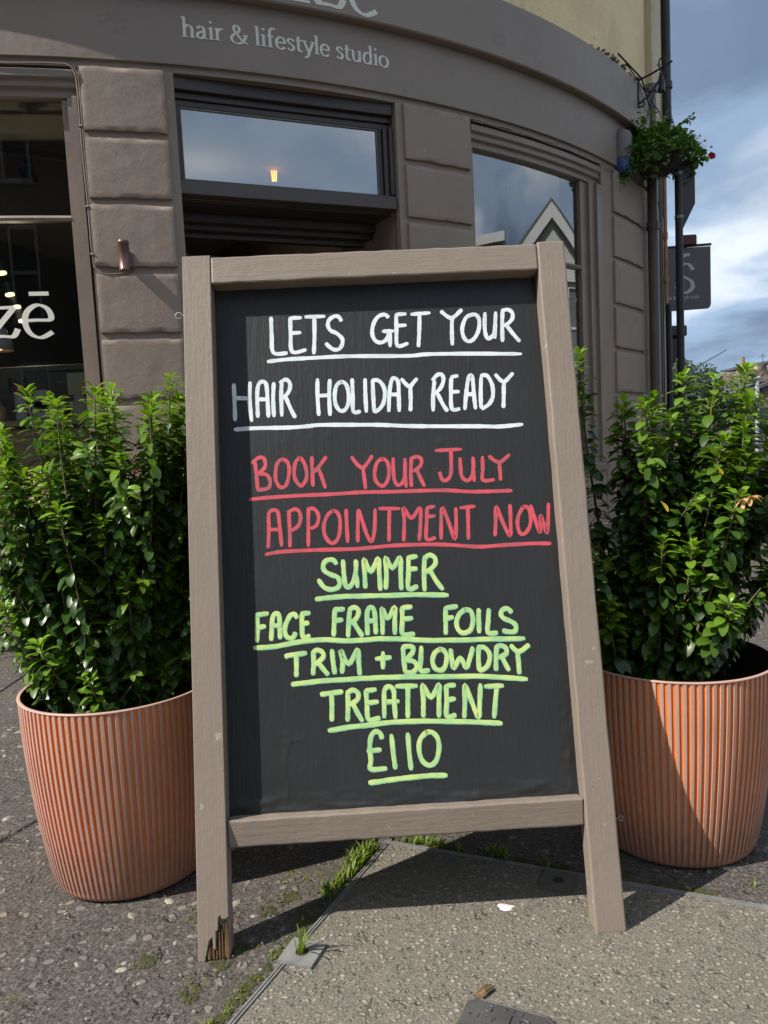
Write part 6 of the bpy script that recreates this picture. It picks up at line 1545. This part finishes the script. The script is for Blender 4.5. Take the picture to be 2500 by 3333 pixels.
rprism('roof', [(-4.2, 5.33), (0, 6.96), (4.2, 5.33), (4.2, 5.43), (0, 7.08), (-4.2, 5.43)], -.2, 7, M['slate'])
for y in (-2.2, 0.0, 2.2):
    mb = MB(); mb.box(-.08, -.002, y - .75, y + .75, .7, 4.6); w = mb.build('window', mat('reflective_pane', (.10, .13, .14), .15), gh)
    mb = MB()
    for a, b_, c0, d_ in ((y - .85, y - .73, .6, 4.7), (y + .73, y + .85, .6, 4.7), (y - .85, y + .85, 4.7, 4.85), (y - .85, y + .85, .45, .6), (y - .05, y + .05, .6, 4.7), (y - .73, y + .73, 2.6, 2.7), (y - .73, y + .73, 3.6, 3.67), (y - .73, y + .73, 1.6, 1.67)):
        mb.box(-.13, -.081, a, b_, c0, d_)
    mb.build('window_frame', M['trim_white'], w)
rprism('cornice', [(-3.7, 4.86), (3.7, 4.86), (3.7, 5.12), (-3.7, 5.12)], -.25, -.001, M['trim_white'])
rprism('base_wall', [(-3.7, -.2), (3.7, -.2), (3.7, .42), (-3.7, .42)], -.15, -.001, mat('yellow_base', (.45, .42, .25), .8))
def back_building(name, x0, x1, y0, y1, h_, label, m, cols, rows, face):
    e = empty(name, ((x0 + x1) / 2, (y0 + y1) / 2, 0), label=label, cat='building'); c0 = e.location
    mb = MB(); mb.box(x0 - c0.x, x1 - c0.x, y0 - c0.y, y1 - c0.y, -.2, h_); mb.build('wall', m, e)
    mb = MB(); mb.box(x0 - c0.x - .3, x1 - c0.x + .3, y0 - c0.y - .3, y1 - c0.y + .3, h_ + .001, h_ + .25); mb.build('cornice', M['trim_white'] if 'low' in name else M['cream'], e)
    gp = mat('dark_pane', (.03, .035, .04), .1)
    for r_ in range(rows):
        for q in range(cols):
            z = 1.0 + r_ * 3.1
            if face == 'y':
                xx = x0 + (q + .5) * (x1 - x0) / cols - c0.x; y = y1 - c0.y
                mb = MB(); mb.box(xx - .55, xx + .55, y + .002, y + .03, z, z + 1.9); w = mb.build('window', gp, e)
                mb = MB(); mb.box(xx - .68, xx - .54, y + .031, y + .09, z - .1, z + 2.0); mb.box(xx + .54, xx + .68, y + .031, y + .09, z - .1, z + 2.0); mb.box(xx - .54, xx + .54, y + .031, y + .08, z + .9, z + .99); mb.box(xx - .54, xx + .54, y + .031, y + .09, z + 1.9, z + 2.0); mb.box(xx - .75, xx + .75, y + .031, y + .14, z - .22, z - .101)
                mb.build('window_frame', M['trim_white'], w)
            else:
                yy = y0 + (q + .5) * (y1 - y0) / cols - c0.y; xx = x0 - c0.x
                mb = MB(); mb.box(xx - .03, xx - .002, yy - .5, yy + .5, z, z + 1.8); mb.build('window', gp, e)
    return e
back_building('tenement_opposite', -17, 1.0, -16, -11, 10.5, 'grey stone tenement behind the photographer, dimly reflected in the left window', mat('grey_tenement_stone', (.16, .145, .125), .9, .2, 1, [(3, .5, .05)]), 6, 3, 'y')
back_building('low_dark_building', 16.8, 24, -9, 3.3, 5.9, 'low dark building beside the white gabled house across the street', mat('dark_shop_wall', (.06, .05, .045), .8, .1, 1), 4, 1, 'x')
back_building('building_beside_gable', 18.5, 26, 12.2, 24, 5.2, 'plain grey building beyond the white gabled house', mat('plain_grey_wall', (.24, .24, .22), .8, .1, 1), 4, 1, 'x')
